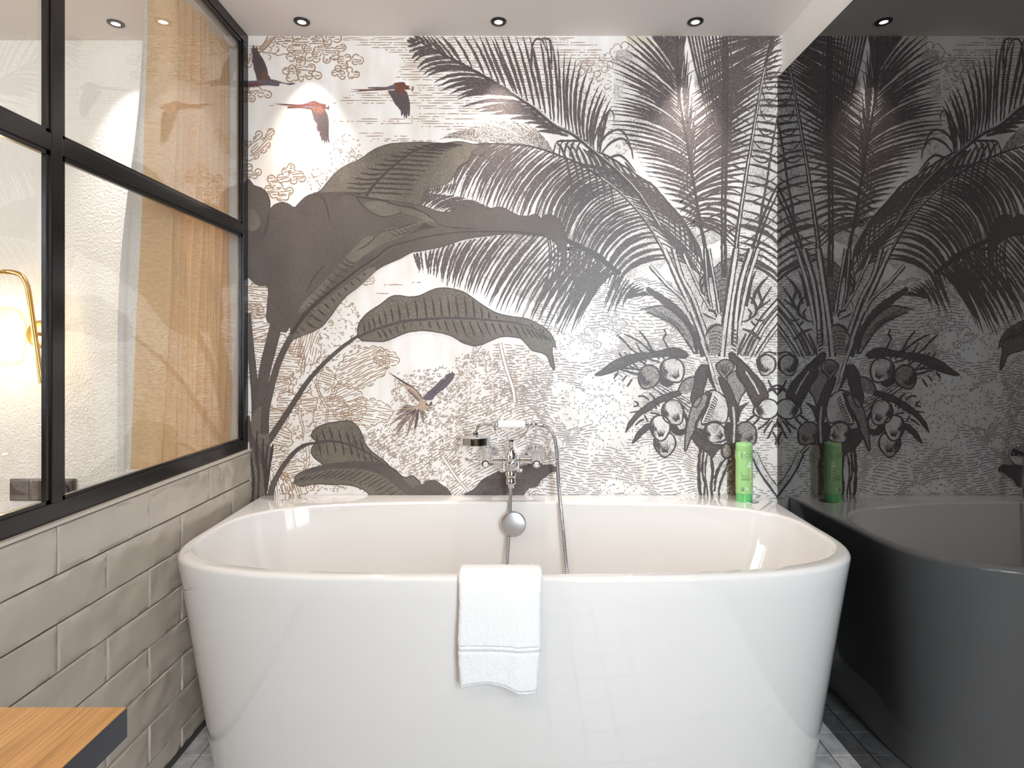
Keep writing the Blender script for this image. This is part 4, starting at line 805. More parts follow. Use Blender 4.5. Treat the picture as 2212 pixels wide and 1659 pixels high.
bird([('m_wing', W((205, 670), (190, 590), (165, 520), (160, 470), (145, 420), (150, 370), (140, 300), (130, 240), (150, 270), (158, 205), (180, 260), (205, 240), (220, 290), (240, 330), (280, 390), (310, 450), (335, 520), (350, 600), (375, 650))),
      ('m_blue', W((60, 670), (200, 665), (330, 645), (440, 660), (520, 685), (600, 700), (660, 690), (690, 702), (620, 722), (560, 705), (490, 700), (485, 735), (440, 735), (340, 725), (200, 738), (60, 748))),
      ('m_red', W((320, 650), (400, 655), (490, 680), (440, 690), (340, 680))), ('m_red', W((90, 710), (200, 700), (260, 715), (90, 740))), ('m_redb', W((265, 560), (300, 540), (340, 600), (350, 640), (270, 645)))])
for i in range(8): stroke(W((170 + i * 12, 300 + i * 10), (190 + i * 13, 450), (220 + i * 15, 640)), [1, 1.5, 1], 'm_ink', 14.4, .2)
Z_ = crop(820, 780, 9.218)
for e in ((430, 915), (340, 995), (310, 1070), (210, 1265), (295, 1390), (330, 1465), (550, 1490), (690, 1410), (880, 1240), (925, 1110), (1000, 1000), (1050, 940)):
    b = Z_((760 + (e[0] - 600) * .12, 930 + (e[1] - 900) * .06))[0]; q = Z_(e)[0]; m_ = ((b[0] + q[0]) / 2 - (2 if e[0] < 600 else -1), (b[1] + q[1]) / 2 - 2)
    stroke([b, m_, q], [3, 6, 5, 1], 'm_wing', 13, .2, 4); stroke([b, m_, q], [1, 2, 1.6, .4], 'm_buff', 13.1, .1, 4)
bird([('m_blue', Z_((860, 720), (920, 660), (990, 590), (1090, 500), (1180, 410), (1280, 330), (1290, 370), (1330, 250), (1350, 270), (1400, 220), (1420, 250), (1450, 190), (1465, 240), (1495, 240), (1480, 330), (1400, 440), (1300, 540), (1180, 630), (1100, 700), (1050, 770), (960, 780), (870, 760))),
      ('m_wing', Z_((145, 200), (300, 290), (450, 380), (600, 470), (720, 560), (800, 650), (870, 760), (840, 770), (760, 650), (680, 570), (560, 490), (430, 410), (300, 320))),
      ('m_buff', Z_((430, 440), (600, 500), (720, 580), (800, 690), (870, 780), (1000, 900), (960, 940), (880, 985), (800, 960), (740, 940), (700, 910), (790, 830), (720, 770), (640, 660), (540, 570))),
      ('m_face', Z_((930, 800), (1000, 775), (1045, 790), (1030, 850), (960, 860))), ('m_ink', Z_((1000, 830), (1045, 790), (1040, 860), (1000, 895), (940, 885), (915, 850), (930, 830), (960, 865), (995, 870)))])
for i in range(9): stroke(Z_((560 + i * 26, 600 + i * 24), (620 + i * 24, 560 + i * 24)), [3.4, 1], 'm_wing', 14.2, .3, 3)
for i in range(6): stroke(Z_((1000 + i * 30, 700 - i * 30), (1150 + i * 30, 540 - i * 30), (1300 + i * 30, 400 - i * 30)), [1, 1.6, 1], 'm_ink', 14.2, .3, 5)
# ---- assemble the back wall
def mural():
    b = MB(); b.box(-.955, XRW, D, D + .12, -.003, CEIL, 0)
    V_ = b.v; n0 = len(V_)
    pts = [((x - CX) / F * D, D - .00005 - .0001 * ly, CAMZ - (y - CY) / F * D) for x, y, ly in mv]
    idx = b.i + mi_
    o = mk('wall_back', V_ + pts, b.f + [tuple(k + n0 for k in q) for q in mf], MN, None, idx)
    # all print faces look towards the room
    bm = bmesh.new(); bm.from_mesh(o.data)
    for f in bm.faces:
        if len(f.verts) and f.calc_center_median().y < D - .00004 and f.normal.y > 0: f.normal_flip()
    bm.to_mesh(o.data); bm.free()
    struct(o, 'back wall papered with a brown and grey jungle print of palms, banana leaves and parrots', 'wall')
    print('MURAL', len(pts), len(mf))
XRW = 1.2
mural()
# ------------------------------------------------------------------ room shell
YF = -1.05           # wall behind the camera
XL, XM, XR = -0.932, 0.955, 0.972
o = MB().box(XL - .11, 1.2, YF, 2.25, -.08, -.004).build('floor', 'floor_grout'); floor = o
# floor tiles are a surface pattern inside the floor mesh
b = MB(); b.box(-3.6, 1.2, YF - .2, 2.25, -.08, -.003, 0)
g = .0016
x = .9 - .0985 * 19
yy = []
k = 0
for ix in range(20):
    x0 = max(.899 - .0985 * (19 - ix), XL + .001); x1 = min(.899 - .0985 * (18 - ix), .972)
    if x1 - x0 < .01: continue
    for iy in range(-33, 6):
        y0 = 1.635 + .0987 * iy; y1 = min(y0 + .0987, 2.09)
        if y1 < YF or y1 - y0 < .01: continue
        b.box(x0 + g, x1 - g, max(y0, YF) + g, y1 - g, -.006, .0, 1, bev=.0009)
bpy.data.objects.remove(floor)
struct(b.build('floor', ['floor_grout', 'floor_tile']), 'small square grey floor tiles with dark joints around the bath', 'floor')
struct(MB().box(-3.6, 1.2, YF - .2, 2.3, CEIL, CEIL + .1).build('ceiling', 'ceiling'), 'smooth pale ceiling with recessed spots', 'ceiling')
# right wall (its top strip shows as a white band above the mirror)
struct(MB().box(XR, XR + .15, YF, D, -.003, CEIL).build('wall_right', 'white_paint'), 'white band of wall above the dark mirror', 'wall')
# wall behind the camera with a window opening
b = MB(); wx0, wx1, wz0, wz1 = .35, .94, .8, 2.1
b.box(-3.6, wx0, YF - .12, YF, 0, CEIL); b.box(wx1, 1.2, YF - .12, YF, 0, CEIL)
b.box(wx0, wx1, YF - .12, YF, 0, wz0); b.box(wx0, wx1, YF - .12, YF, wz1, CEIL)
M['front'] = mat('front_wall_paint', sr(150, 126, 102), .6)
struct(b.build('wall_front', 'front'), 'taupe wall with a window behind the viewer', 'wall')
b = MB()
for x in (wx0, wx1 - .05): b.box(x, x + .05, YF - .05, YF - .01, wz0, wz1)
for z in (wz0, wz1 - .05): b.box(wx0, wx1, YF - .05, YF - .01, z, z + .05)
win2 = struct(b.build('window_2', 'frame'), 'dark framed window behind the viewer', 'window')
MB().box(wx0, wx1, YF - .034, YF - .03, wz0, wz1).build('glass', 'glass', win2)
# bedroom beyond the glazed partition
struct(MB().box(-3.6, XL - .013, 2.12, 2.3, 0, CEIL).build('wall_bedroom', 'plaster'), 'rough white plastered bedroom wall seen through the glass', 'wall')
b = MB(); b.box(-3.75, -3.6, YF - .12, 2.3, 0, CEIL)
struct(b.build('wall_far_left', 'white_paint'), 'plain bedroom side wall out of view on the left', 'wall')
# --- left half wall with handmade tiles
b = MB(); b.box(XL - .1, XL - .006, YF, D, 0, .782, 0)
rows = [(.775 - .1008 * (i + 1), .775 - .1008 * i) for i in range(7)] + [(0.012, .775 - .1008 * 7)]
def tile(y0, y1, z0, z1, sd):
    gg = .0010; y0 += gg; y1 -= gg; z0 += gg; z1 -= gg
    if y1 - y0 < .01: return
    ny = max(3, int((y1 - y0) / .012)); nz = max(3, int((z1 - z0) / .012)); bv = .003
    ys = [y0, y0 + bv * .35, y0 + bv] + [y0 + bv + (y1 - y0 - 2 * bv) * i / ny for i in range(1, ny)] + [y1 - bv, y1 - bv * .35, y1]
    zs = [z0, z0 + bv * .35, z0 + bv] + [z0 + bv + (z1 - z0 - 2 * bv) * i / nz for i in range(1, nz)] + [z1 - bv, z1 - bv * .35, z1]
    rt = random.uniform(-.0012, .0012); v = []; f = []
    for j, z in enumerate(zs):
        for i, y in enumerate(ys):
            e = min(y - y0, y1 - y, z - z0, z1 - z) / bv
            h = -.0032 + .0032 * (1 - (1 - min(e, 1)) ** 2.2) if e < 1 else 0
            n_ = noise.noise(Vector((y * 16 + sd * 3.1, z * 22 + sd * 1.7, sd))) * .0026 + noise.noise(Vector((y * 45, z * 45 + sd, sd))) * .0006
            # soft bulge near tile edges like pressed clay
            e2 = min(y - y0, y1 - y, z - z0, z1 - z); n_ += .0009 * math.exp(-((e2 - .007) / .005) ** 2)
            v.append((XL + h + (n_ if e > .5 else 0) + rt * ((y - y0) / (y1 - y0) - .5), y, z))
    m = len(ys)
    for j in range(len(zs) - 1):
        for i in range(m - 1): f.append((j * m + i, j * m + i + 1, (j + 1) * m + i + 1, (j + 1) * m + i))
    b.add(v, f, 1)
for r, (z0, z1) in enumerate(rows):
    base = 1.198 if r % 2 == 0 else 1.345
    ks = [base + .3025 * k for k in range(-10, 4)]
    ks = [max(min(y, D - .001), YF) for y in ks] + [D - .001]
    for i in range(len(ks) - 1):
        if ks[i + 1] - ks[i] > .012 and ks[i + 1] > -.9: tile(ks[i], ks[i + 1], z0, z1, r * 31 + i)
b.box(XL - .006, XL + .001, YF, D - .001, .777, .781, 2)
b.box(XL - .1, XL + .0005, YF, D, .781, .784, 2)
wl = b.build('wall_left', ['grout', 'tile', 'tile_trim'], smooth=True, auto=math.radians(40))
struct(wl, 'half wall of glossy handmade beige brick tiles under the glazed partition', 'wall')
struct(MB().box(XL - .004, XL + .006, YF, D, 0, .012).build('baseboard_left', 'floor_grout'), 'dark joint strip at the foot of the tiled half wall', 'baseboard')
# --- sill on the bedroom side
struct(MB().box(XL - .115, XL - .0255, YF, 2.12, .775, .7995, bev=.002).build('trim_1', 'white_paint'), 'white sill behind the black glazed partition', 'trim')
# --- glazed partition
FX0, FX1 = -.957, -.943
b = MB()
b.box(FX0, FX1, YF, D, .784, .822, bev=.0015); b.box(FX0, FX1, YF, D, CEIL - .036, CEIL, bev=.0015)
b.box(FX0, FX1, 2.052, D, .822, CEIL - .036, bev=.0015)
for y in (1.196, .19, -.81, YF): b.box(FX0, FX1, y, y + .030, .822, CEIL - .036, bev=.0015)
# beads beside the glass
for (y0, y1) in ((1.226, 2.052), (.22, 1.196), (-.78, .19)):
    for (z0, z1) in ((.822, 1.547), (1.583, CEIL - .036)):
        for q in ((y0, y0 + .01, z0, z1), (y1 - .01, y1, z0, z1), (y0, y1, z0, z0 + .008), (y0, y1, z1 - .01, z1)):
            b.box(-.9567, -.947, *q)
b.box(FX0 + .0008, FX1 - .0008, YF, 2.06, 1.547, 1.583, bev=.0015)
win = struct(b.build('window_1', 'frame'), 'black steel framed glazed partition above the tiled half wall', 'window')
b = MB()
for (y0, y1) in ((1.22, 2.055), (.21, 1.19), (-.79, .19), (YF, -.81)):
    for (z0, z1) in ((.818, 1.55), (1.58, CEIL - .03)): b.box(-.9565, -.9545, y0, y1, z0, z1)
b.build('glass', 'glass', win)['label'] = 'clear reflecting glass'
# --- mirror on the right wall
mp = MB().box(XM, XR, YF, 2.0605, .0, 2.116).build('mirror_panel', 'mirror')
tag(mp, 'wall-sized dark smoked mirror right of the bath', 'mirror')
mp2 = MB().box(XM, XR, 2.0625, D - .003, .0, 2.116).build('mirror_panel', 'mirror')
tag(mp2, 'narrow dark mirror strip in the corner beside the palm wallpaper', 'mirror')
struct(MB().box(XM + .004, XR, 2.0605, 2.0625, 0, 2.116).build('trim_2', 'black'), 'thin black joint between the two mirror panes', 'trim')
# ------------------------------------------------------------------ downlights
def spot(x, y, label, e, aim, grp='black ringed recessed ceiling spots'):
    t = thing('ceiling_spotlight', label, 'ceiling light', (x, y, CEIL), grp)
    MB().lathe([(.0135, -.0005), (.014, -.004), (.0235, -.0045), (.0265, -.003), (.027, 0.)], (x, y, CEIL), n=40).build('ring', 'black', t, True, math.radians(50))
    MB().lathe([(0, -.0022), (.0138, -.0022)], (x, y, CEIL), n=32).build('lens', 'led', t)['label'] = 'glowing white lens'
    l = light('spot_beam', 'SPOT', (x, y, CEIL - .012), e, (1.0, .93, .86), aim, spot_size=math.radians(66), spot_blend=1., shadow_soft_size=.012)
    return t
SY = 1.997
SP = 38
spot(-.7175, SY, 'black ringed ceiling spot at the left, next to the glazed partition', SP, (-.7175, SY - .035, 1.2))
spot(-.043, SY, 'black ringed ceiling spot in the middle, straight above the bath mixer', SP, (-.043, SY - .035, 1.2))
spot(.632, SY, 'black ringed ceiling spot at the right, nearest the dark mirror', SP, (.632, SY - .035, 1.2))
spot(-1.363, 2.008, 'black ringed ceiling spot in the bedroom, seen through the glass', SP, (-1.36, 2.02, 1.5))
# added unlit disc over the warm fill, stands in for its lamp
t = thing('added_ceiling_disc', 'added unlit white disc on the ceiling behind the viewer', 'ceiling light', (-.50, -.1, CEIL))
MB().lathe([(0, -.038), (.2, -.038), (.215, -.03), (.22, 0)], (-.50, -.1, CEIL), n=40).build('unlit_disc', 'porcelain', t, True)
# ------------------------------------------------------------------ curtain
def curtain():
    t = thing('curtain', 'pleated beige linen curtain hanging behind the glass', 'curtain', (-1.02, 1.8, .80))
    y0, y1 = 1.69, 2.112; N = 420; Zs = [.803 + (CEIL - .03 - .803) * i / 70 for i in range(71)]
    # irregular pleats: narrow creases between broad rounded folds
    random.seed(21)
    ed = [0, .14, .25, .34, .41, .49, .56, .62, .68, .735, .79, .84, .89, .945, 1.0]
    v = []; f = []
    for z in Zs:
        q = (z - .8) / 1.44
        for i in range(N + 1):
            s = i / N
            for k in range(len(ed) - 1):
                if ed[k] <= s <= ed[k + 1] + 1e-9: break
            u = (s - ed[k]) / (ed[k + 1] - ed[k]); wd = ed[k + 1] - ed[k]
            bulge = (abs(math.sin(PI * u)) ** .8) * (.05 + wd * .22)
            y = y0 + (y1 - y0) * s
            edge = math.sin(q * 5.2 + .9) * .014 * (1 - s) ** 2 + (0.5 - q) * .03 * (1 - s)
            y += -edge - .025 * (1 - s) * (1 - q) ** 2
            x = -1.072 + bulge * (.85 + .15 * math.sin(q * 3 + k)) + .004 * math.sin(q * 8 + k * 2) + .006 * noise.noise(Vector((s * 14, q * 3, 0)))
            v.append((min(x, -.987), y, z))
    m = N + 1
    for j in range(len(Zs) - 1):
        for i in range(N): f.append((j * m + i, j * m + i + 1, (j + 1) * m + i + 1, (j + 1) * m + i))
    mk('drape', v, f, 'linen', t, smooth=True)
    # pale lining edge, slightly outside the linen
    v = []; f = []
    n2 = 40
    for z in Zs:
        q = (z - .8) / 1.44
        e0 = y0 - (math.sin(q * 5.2 + .9) * .014 + (0.5 - q) * .03) - .025 * (1 - q) ** 2
        wdt = .012 + .05 * math.exp(-((q - .42) / .3) ** 2) + .03 * (1 - q)
        for i in range(n2 + 1):
            s = i / n2
            y = e0 - wdt + (wdt + .05) * s
            v.append((-1.075 + .006 * math.sin(s * 9 + q * 2), y, z))
    m = n2 + 1
    for j in range(len(Zs) - 1):
        for i in range(n2): f.append((j * m + i, j * m + i + 1, (j + 1) * m + i + 1, (j + 1) * m + i))
    mk('lining', v, f, 'sheer', t, smooth=True)['label'] = 'pale grey lining along the edge'
    MB().box(-1.045, -.995, 1.2, 2.11, CEIL - .03, CEIL - .001).build('curtain_track', 'white_paint', t)
curtain()
# ------------------------------------------------------------------ wall lamp
def wall_lamp():
    wy = 2.12; sx, sy, sz = -1.800, 2.0, 1.190
    t = thing('wall_lamp', 'brass wall lamp with ribbed smoked glass shade behind the glass', 'wall lamp', (-1.717, wy, 1.196))
    MB().lathe([(0, .022), (.045, .022), (.05, .018), (.052, 0)], (-1.70, wy, 1.196), axis=(0, -1, 0), n=48).build('wall_plate', 'brass', t, True, math.radians(40))
    MB().tube([(-1.70, wy, 1.196), (-1.678, 2.05, 1.196)], .007, 16).build('bracket', 'brass', t, True, math.radians(40))
    top = 1.412
    pts = [(-1.647, 2.045, 1.022), (-1.672, 2.045, 1.19), (-1.693, 2.045, 1.335), (-1.703, 2.045, 1.375), (-1.722, 2.045, 1.402), (-1.75, 2.043, top), (-1.775, 2.04, top + .001), (sx, sy, top - .004), (sx, sy, top - .03), (sx, sy, sz + .13)]
    MB().tube(cr(pts, .006), .0085, 16).build('arm', 'brass', t, True, math.radians(40))
    MB().lathe([(0, .136), (.017, .134), (.018, .105), (.03, .1), (.03, .094), (0, .094)], (sx, sy, sz), n=32).build('cap', 'brass', t, True, math.radians(40))
    # ribbed shade
    v = []; f = []; n = 240
    prof = [(.030, .100), (.055, .098), (.074, .088), (.086, .066), (.091, .035), (.092, 0), (.090, -.035), (.086, -.07), (.078, -.094), (.062, -.107), (.05, -.109)]
    prof = cr(prof, .006)
    for r, h in prof:
        for j in range(n):
            a = 2 * PI * j / n; rr = r * 1.15 + .0026 * math.cos(a * 30) * min(1, (r - .03) / .04)
            v.append((sx + rr * math.cos(a), sy + rr * math.sin(a), sz + h))
    for k in range(len(prof) - 1):
        for j in range(n): f.append((k * n + j, k * n + (j + 1) % n, (k + 1) * n + (j + 1) % n, (k + 1) * n + j))
    mk('shade', v, f, 'smoke_glass', t, smooth=True)
    MB().lathe([(0, .094), (.013, .09), (.013, .05), (.018, .03), (.02, .01), (.014, -.01), (0, -.016)], (sx, sy, sz), n=24).build('bulb', 'bulb', t, True)
    light('bulb_glow', 'POINT', (sx, sy, sz - .04), 2.2, (1, .76, .48), shadow_soft_size=.03)
wall_lamp()
# ------------------------------------------------------------------ socket panel on the bedroom wall
def socket():
    t = thing('socket_panel', 'dark three-gang socket panel low on the plastered bedroom wall', 'socket', (-1.7, 2.12, .632))
    MB().box(-1.818, -1.582, 2.110, 2.12, .592, .672, bev=.003).build('plate', M['edge'] if False else 'bronze', t, True, math.radians(30))
    for i in range(3):
        x = -1.818 + .0787 * i
        MB().box(x + .006, x + .0727, 2.107, 2.1105, .598, .666, bev=.001).build('insert', 'bronze', t)
    MB().lathe([(.021, .004), (.0215, .005), (.019, .005), (.018, -.004), (0, -.004)], (-1.818 + .0787 * 2.5, 2.107, .630), axis=(0, -1, 0), n=32).build('outlet', 'black', t, True, math.radians(40))
M['bronze'] = mat('dark_bronze', sr(88, 80, 76), .3, .6)
socket()
# bedside table, only its top shows
t = thing('bedside_table', 'light oak bedside table against the bedroom wall', 'table', (-2.03, 1.9, 0))
M['oak2'] = oak('oak_bedside', (.6, 9, 9))
MB().box(-2.25, -1.85, 1.72, 2.105, .515, .545, bev=.002).build('table_top', 'oak2', t)
for (x, y) in ((-2.22, 1.75), (-1.88, 1.75), (-2.22, 2.05), (-1.88, 2.05)):
    MB().box(x, x + .03, y, y + .03, 0, .515).build('leg', 'oak2', t)
# ------------------------------------------------------------------ washstand worktop at lower left
VT = 1.136 - .436; VY = .7125
b = MB(); b.box(XL + .003, -.4705, -1.0, VY, VT - .0012, VT, 0)
wt = thing('washstand_top', 'light oak shelf top with blue-black edge at the lower left', 'worktop', (-.7, 0, VT - .036))
o = b.build('wood_surface', 'oak', wt)
o = MB().box(XL + .003, -.4700, -1.0, VY + .0005, VT - .0365, VT - .0012).build('edge_band', 'edge', wt); o['label'] = 'glossy blue-black edge band'
for yy in (.45, -.6):
    MB().box(XL + .003, -.60, yy, yy + .03, VT - .15, VT - .0365).build('bracket', 'black', wt)
# ------------------------------------------------------------------ bathtub
RZ = CAMZ - .517; BX = .008; YB = D - .003
def outer_pt(a, hw, yf, yc, n, hwb=None):
    # ray from (0, yc) at angle a (0 = +x, going to the front)
    c, s = math.cos(a), math.sin(a)     # s>0 -> back
    if s <= 0:
        k = (abs(c / hw) ** n + abs(s / (yc - yf)) ** n) ** (-1 / n); return (BX + c * k, yc + s * k)
    hb = hwb or hw
    kx = 1e9; ky = (YB - yc) / s if s > 1e-9 else 1e9
    # side line from (hw, yc) to (hb, YB)
    if abs(c) > 1e-9:
        sl = (hb - hw) / (YB - yc); kx = hw / (abs(c) - sl * s)
    k = min(kx, ky); return (BX + c * k, yc + s * k)
def inner_pt(a, hw, y0, y1, n):
    c, s = math.cos(a), math.sin(a); yc = (y0 + y1) / 2
    k = (abs(c / hw) ** n + abs(s / ((y1 - y0) / 2)) ** n) ** (-1 / n); return (BX + c * k, yc + s * k)
def bathtub():
    t = thing('bathtub', 'white back-to-wall bathtub with rounded front, in front of the palm wallpaper', 'bathtub', (BX, 1.7, 0))
    YC = 1.71
    ca = math.atan2(YB - YC, .905)
    A = []
    def rng(a, b_, n): return [a + (b_ - a) * i / n for i in range(n)]
    A += rng(0, ca, 8) + rng(ca, PI - ca, 34) + rng(PI - ca, PI, 8) + rng(PI, 2 * PI, 120)
    N = len(A)
    rings = []
    def og(dz, inset, t_):   # t_: 0 rim, 1 floor
        hw = .897 - .070 * t_ - inset; hb = .909 - .080 * t_ - inset
        yf = 1.327 + .070 * t_ + inset
        return [(*outer_pt(a, hw, yf, YC, 3.7 - .5 * t_, hb), dz) for a in A]
    # outside from bottom to the rim
    H = RZ
    rings.append(og(.0, .006, 1.0))
    for z in (.004, .1, .2, .3, .4, .5, .56): rings.append(og(z, 0, 1 - z / H))
    for k in range(7):
        a = PI / 2 * k / 6; R = .013
        rings.append(og(H - R + R * math.sin(a), R * (1 - math.cos(a)), 0.02))
    # inner edge
    def ig(z, sx, y0, y1, n): return [(*inner_pt(a, sx, y0, y1, n), z) for a in A]
    # match angles of the inner loop to the outer loop by direction from the centre
    rings.append(ig(H, .874, 1.351, 2.0035, 3.2))
    for k in range(1, 6):
        a = PI / 2 * k / 5; R = .009
        q = R * math.sin(a)
        rings.append(ig(H - R + R * math.cos(a), .874 - q, 1.351 + q * .6, 2.0035 - q, 3.2))
    for (z, ins, fy, by) in ((.55, .004, .004, .004), (.5, .02, .012, .010), (.42, .05, .028, .022), (.34, .09, .045, .04), (.28, .14, .065, .06), (.24, .19, .09, .09), (.22, .26, .13, .13), (.212, .38, .2, .2), (.208, .6, .27, .27), (.206, .86, .32, .32)):
        rings.append(ig(z, .865 - ins, 1.3565 + fy, 1.9945 - by, 3.0))
    v = []; f = []
    for r in rings: v += r
    for k in range(len(rings) - 1):
        for j in range(N): f.append((k * N + j, k * N + (j + 1) % N, (k + 1) * N + (j + 1) % N, (k + 1) * N + j))
    f.append(tuple((len(rings) - 1) * N + j for j in range(N)))
    o = mk('shell', v, f, 'acrylic', t, smooth=True)
    bm = bmesh.new(); bm.from_mesh(o.data); bmesh.ops.recalc_face_normals(bm, faces=bm.faces)
    for e in bm.edges: e.smooth = len(e.link_faces) == 2 and e.calc_face_angle(0) < math.radians(38)
    bm.to_mesh(o.data); bm.free()
    # overflow knob
    c = Vector(((1109 - CX) / F * 1.955, 1.952, CAMZ - (1131 - CY) / F * 1.955))
    MB().lathe([(0, .0125), (.030, .0122), (.038, .011), (.0413, .008), (.042, .002), (.036, -.002), (.03, -.02), (.03, -.045)], c, axis=(0, -1, .12), n=48).build('overflow_knob', 'chrome_dull', t, True, math.radians(9))['label'] = 'round dull chrome overflow knob'
    MB().lathe([(0, .012), (.03, .011), (.034, .006), (.035, 0)], (BX, 1.7, .2055), n=40).build('drain_plug', 'chrome_dull', t, True, math.radians(40))
    # round cover in the deck by the bottle
    MB().lathe([(0, .0015), (.027, .0015), (.0285, 0)], (.822, 2.003, RZ), n=40).build('deck_cover', 'chrome_dull', t)['label'] = 'small round chrome cover in the rim'
bathtub()
# ------------------------------------------------------------------ mixer
def mixer():
    Z = .7635; WX = .084
    t = thing('bath_mixer', 'wall-mounted chrome bath mixer with two lever handles', 'tap', (0, D, Z))
    def P(m, name, mt='chrome', ang=40): return m.build(name, mt, t, True, math.radians(ang))
    for sx in (-1, 1):
        x = sx * WX
        P(MB().lathe([(.043, .0), (.0435, .004), (.040, .012), (.034, .020), (.024, .030), (.019, .040), (.018, .05)], (x, D, Z), axis=(0, -1, 0), n=48), 'flange')
        # valve body coming forward with collars
        P(MB().lathe([(.018, .04), (.0185, .07), (.021, .074), (.021, .082), (.0185, .086), (.0185, .110), (.0165, .120), (.014, .130), (.014, .138), (.0165, .141), (.0165, .150), (.015, .155), (.0135, .165), (.0135, .170)], (x, D, Z), axis=(0, -1, 0), n=40), 'valve')
        P(MB().lathe([(.0135, .168), (.0135, .174), (.0125, .176), (.0085, .1762), (.0073, .174)], (x, D, Z), axis=(0, -1, 0), n=32), 'cap_rim')
        P(MB().lathe([(0, .1768), (.0065, .1764), (.0075, .1745)], (x, D, Z), axis=(0, -1, 0), n=32), 'index_button', 'porcelain')
        # lever
        y = D - .146
        pts = [(x + sx * .012, y, Z + .002), (x + sx * .03, y, Z + .003), (x + sx * .048, y - .002, Z + .006), (x + sx * .062, y - .003, Z + .009)]
        P(MB().tube(cr(pts, .004), [.0045 + .0018 * abs(math.sin(i * .3)) for i in range(len(cr(pts, .004)))], 16).lathe([(0, -.007), (.005, -.005), (.007, 0), (.005, .005), (0, .007)], (x + sx * .066, y - .003, Z + .010), axis=(1, 0, 0), n=20), 'lever')
    # cross body
    yb = D - .095
    P(MB().lathe([(.0135, -.068), (.0135, -.038), (.018, -.037), (.018, -.030), (.0145, -.028), (.0145, -.022), (.019, -.021), (.019, .021), (.0145, .022), (.0145, .028), (.018, .030), (.018, .037), (.0135, .038), (.0135, .068)], (0, yb, Z), axis=(1, 0, 0), n=40), 'crossbar')
    # central diverter body, vertical
    P(MB().lathe([(.006, .062), (.008, .05), (.0085, .04), (.013, .036), (.013, .028), (.018, .022), (.0195, .0), (.0195, -.018), (.024, -.022), (.024, -.03), (.017, -.034), (.017, -.04), (.019, -.043), (.019, -.052), (.0155, -.056), (.0155, -.066), (.0165, -.068), (.0165, -.080), (.011, -.082), (.0, -.082)], (0, yb - .01, Z), n=40), 'diverter')
    P(MB().lathe([(.015, 0), (.015, .02), (.012, .026), (.009, .032), (0, .034)], (0, yb - .024, Z - .004), axis=(0, -1, 0), n=32), 'spout_knob')
    for sx in (-1, 1):
        P(MB().lathe([(0, .011), (.006, .009), (.0075, 0), (.006, -.009), (0, -.011)], (sx * .029, yb - .012, Z - .034), axis=(sx, 0, 0), n=20).tube([(sx * .018, yb - .012, Z - .034), (sx * .026, yb - .012, Z - .034)], .005, 12).tube([(sx * .025, yb - .012, Z - .03), (sx * .024, yb - .006, Z + .012)], .004, 10), 'diverter_knob')
    # cradle
    yc = yb - .02
    b = MB(); b.tube([(0, yc + .01, Z + .04), (0, yc, Z + .068)], .007, 20).tube([(0, yc, Z + .066), (0, yc, Z + .072)], .0105, 20)
    arc = [(-.0565, yc, Z + .128), (-.0575, yc, Z + .118), (-.054, yc, Z + .104), (-.043, yc, Z + .088), (-.026, yc, Z + .076), (0, yc, Z + .070), (.026, yc, Z + .076), (.043, yc, Z + .088), (.054, yc, Z + .104), (.0575, yc, Z + .118), (.0565, yc, Z + .128)]
    b.tube(cr(arc, .005), .0038, 14)
    P(b, 'cradle')
    return t, yc, Z
mix, HY, MZ = mixer()
def hand_shower():
    hz = MZ + .1235
    t = thing('hand_shower', 'chrome hand shower with white porcelain grip lying on the mixer cradle', 'shower', (0, HY, hz))
    def P(m, name, mt='chrome', ang=40): return m.build(name, mt, t, True, math.radians(ang))
    P(MB().lathe([(.0105, -.046), (.0125, -.040), (.0132, 0), (.0125, .042), (.0105, .048)], (.001, HY, hz), axis=(1, 0, 0), n=40), 'grip', 'porcelain')
    P(MB().lathe([(.006, -.064), (.009, -.062), (.009, -.058), (.0075, -.056), (.012, -.053), (.012, -.046), (.0105, -.044)], (.001, HY, hz), axis=(1, 0, 0), n=32), 'ferrule')
    P(MB().lathe([(.0105, .046), (.012, .048), (.012, .055), (.0075, .058), (.009, .061), (.009, .066), (.007, .068), (.0085, .072), (.0085, .08), (.0065, .083), (.0065, .096)], (.001, HY, hz), axis=(1, 0, 0), n=32), 'ferrule')
    hx = -.120
    pts = [(-.062, HY, hz), (-.085, HY, hz), (-.100, HY, hz - .001), (-.113, HY, hz - .008), (hx, HY, hz - .022), (hx - .001, HY, hz - .034)]
    P(MB().tube(cr(pts, .004), .0065, 20), 'neck')
    P(MB().lathe([(.008, -.026), (.011, -.028), (.0095, -.034), (.014, -.038), (.045, -.040), (.050, -.0425), (.0505, -.066), (.0485, -.068), (.0465, -.0665), (0, -.0665)], (hx, HY, hz), n=48, mi=0), 'shower_head')
    # flexible hose
    pts = [(.095, HY, hz), (.108, HY, hz - .003), (.125, HY, hz - .012), (.143, HY + .004, hz - .035), (.153, HY + .008, hz - .075), (.158, HY + .01, hz - .14), (.163, HY + .008, hz - .22), (.172, 1.948, hz - .33), (.183, 1.925, .42), (.19, 1.888, .36), (.19, 1.82, .29), (.17, 1.74, .248), (.11, 1.69, .226), (.03, 1.70, .224), (-.02, 1.76, .25), (-.022, 1.83, .31), (-.016, 1.89, .40), (-.008, 1.945, .52), (-.003, 1.975, .62), (0, D - .105, MZ - .08)]
    c = cr(pts, .0011); rs = [.0062 + .0011 * math.sin(i * 2 * PI / 4.0 + .4) for i in range(len(c))]
    P(MB().tube(c, rs, 10), 'hose', 'chrome_dull', 60)['label'] = 'ribbed metal hose'
    P(MB().tube([(.095, HY, hz), (.106, HY, hz - .002)], .0085, 20), 'hose_nut')
    P(MB().tube([(0, D - .105, MZ - .074), (0, D - .105, MZ - .094)], .0105, 20), 'hose_nut')
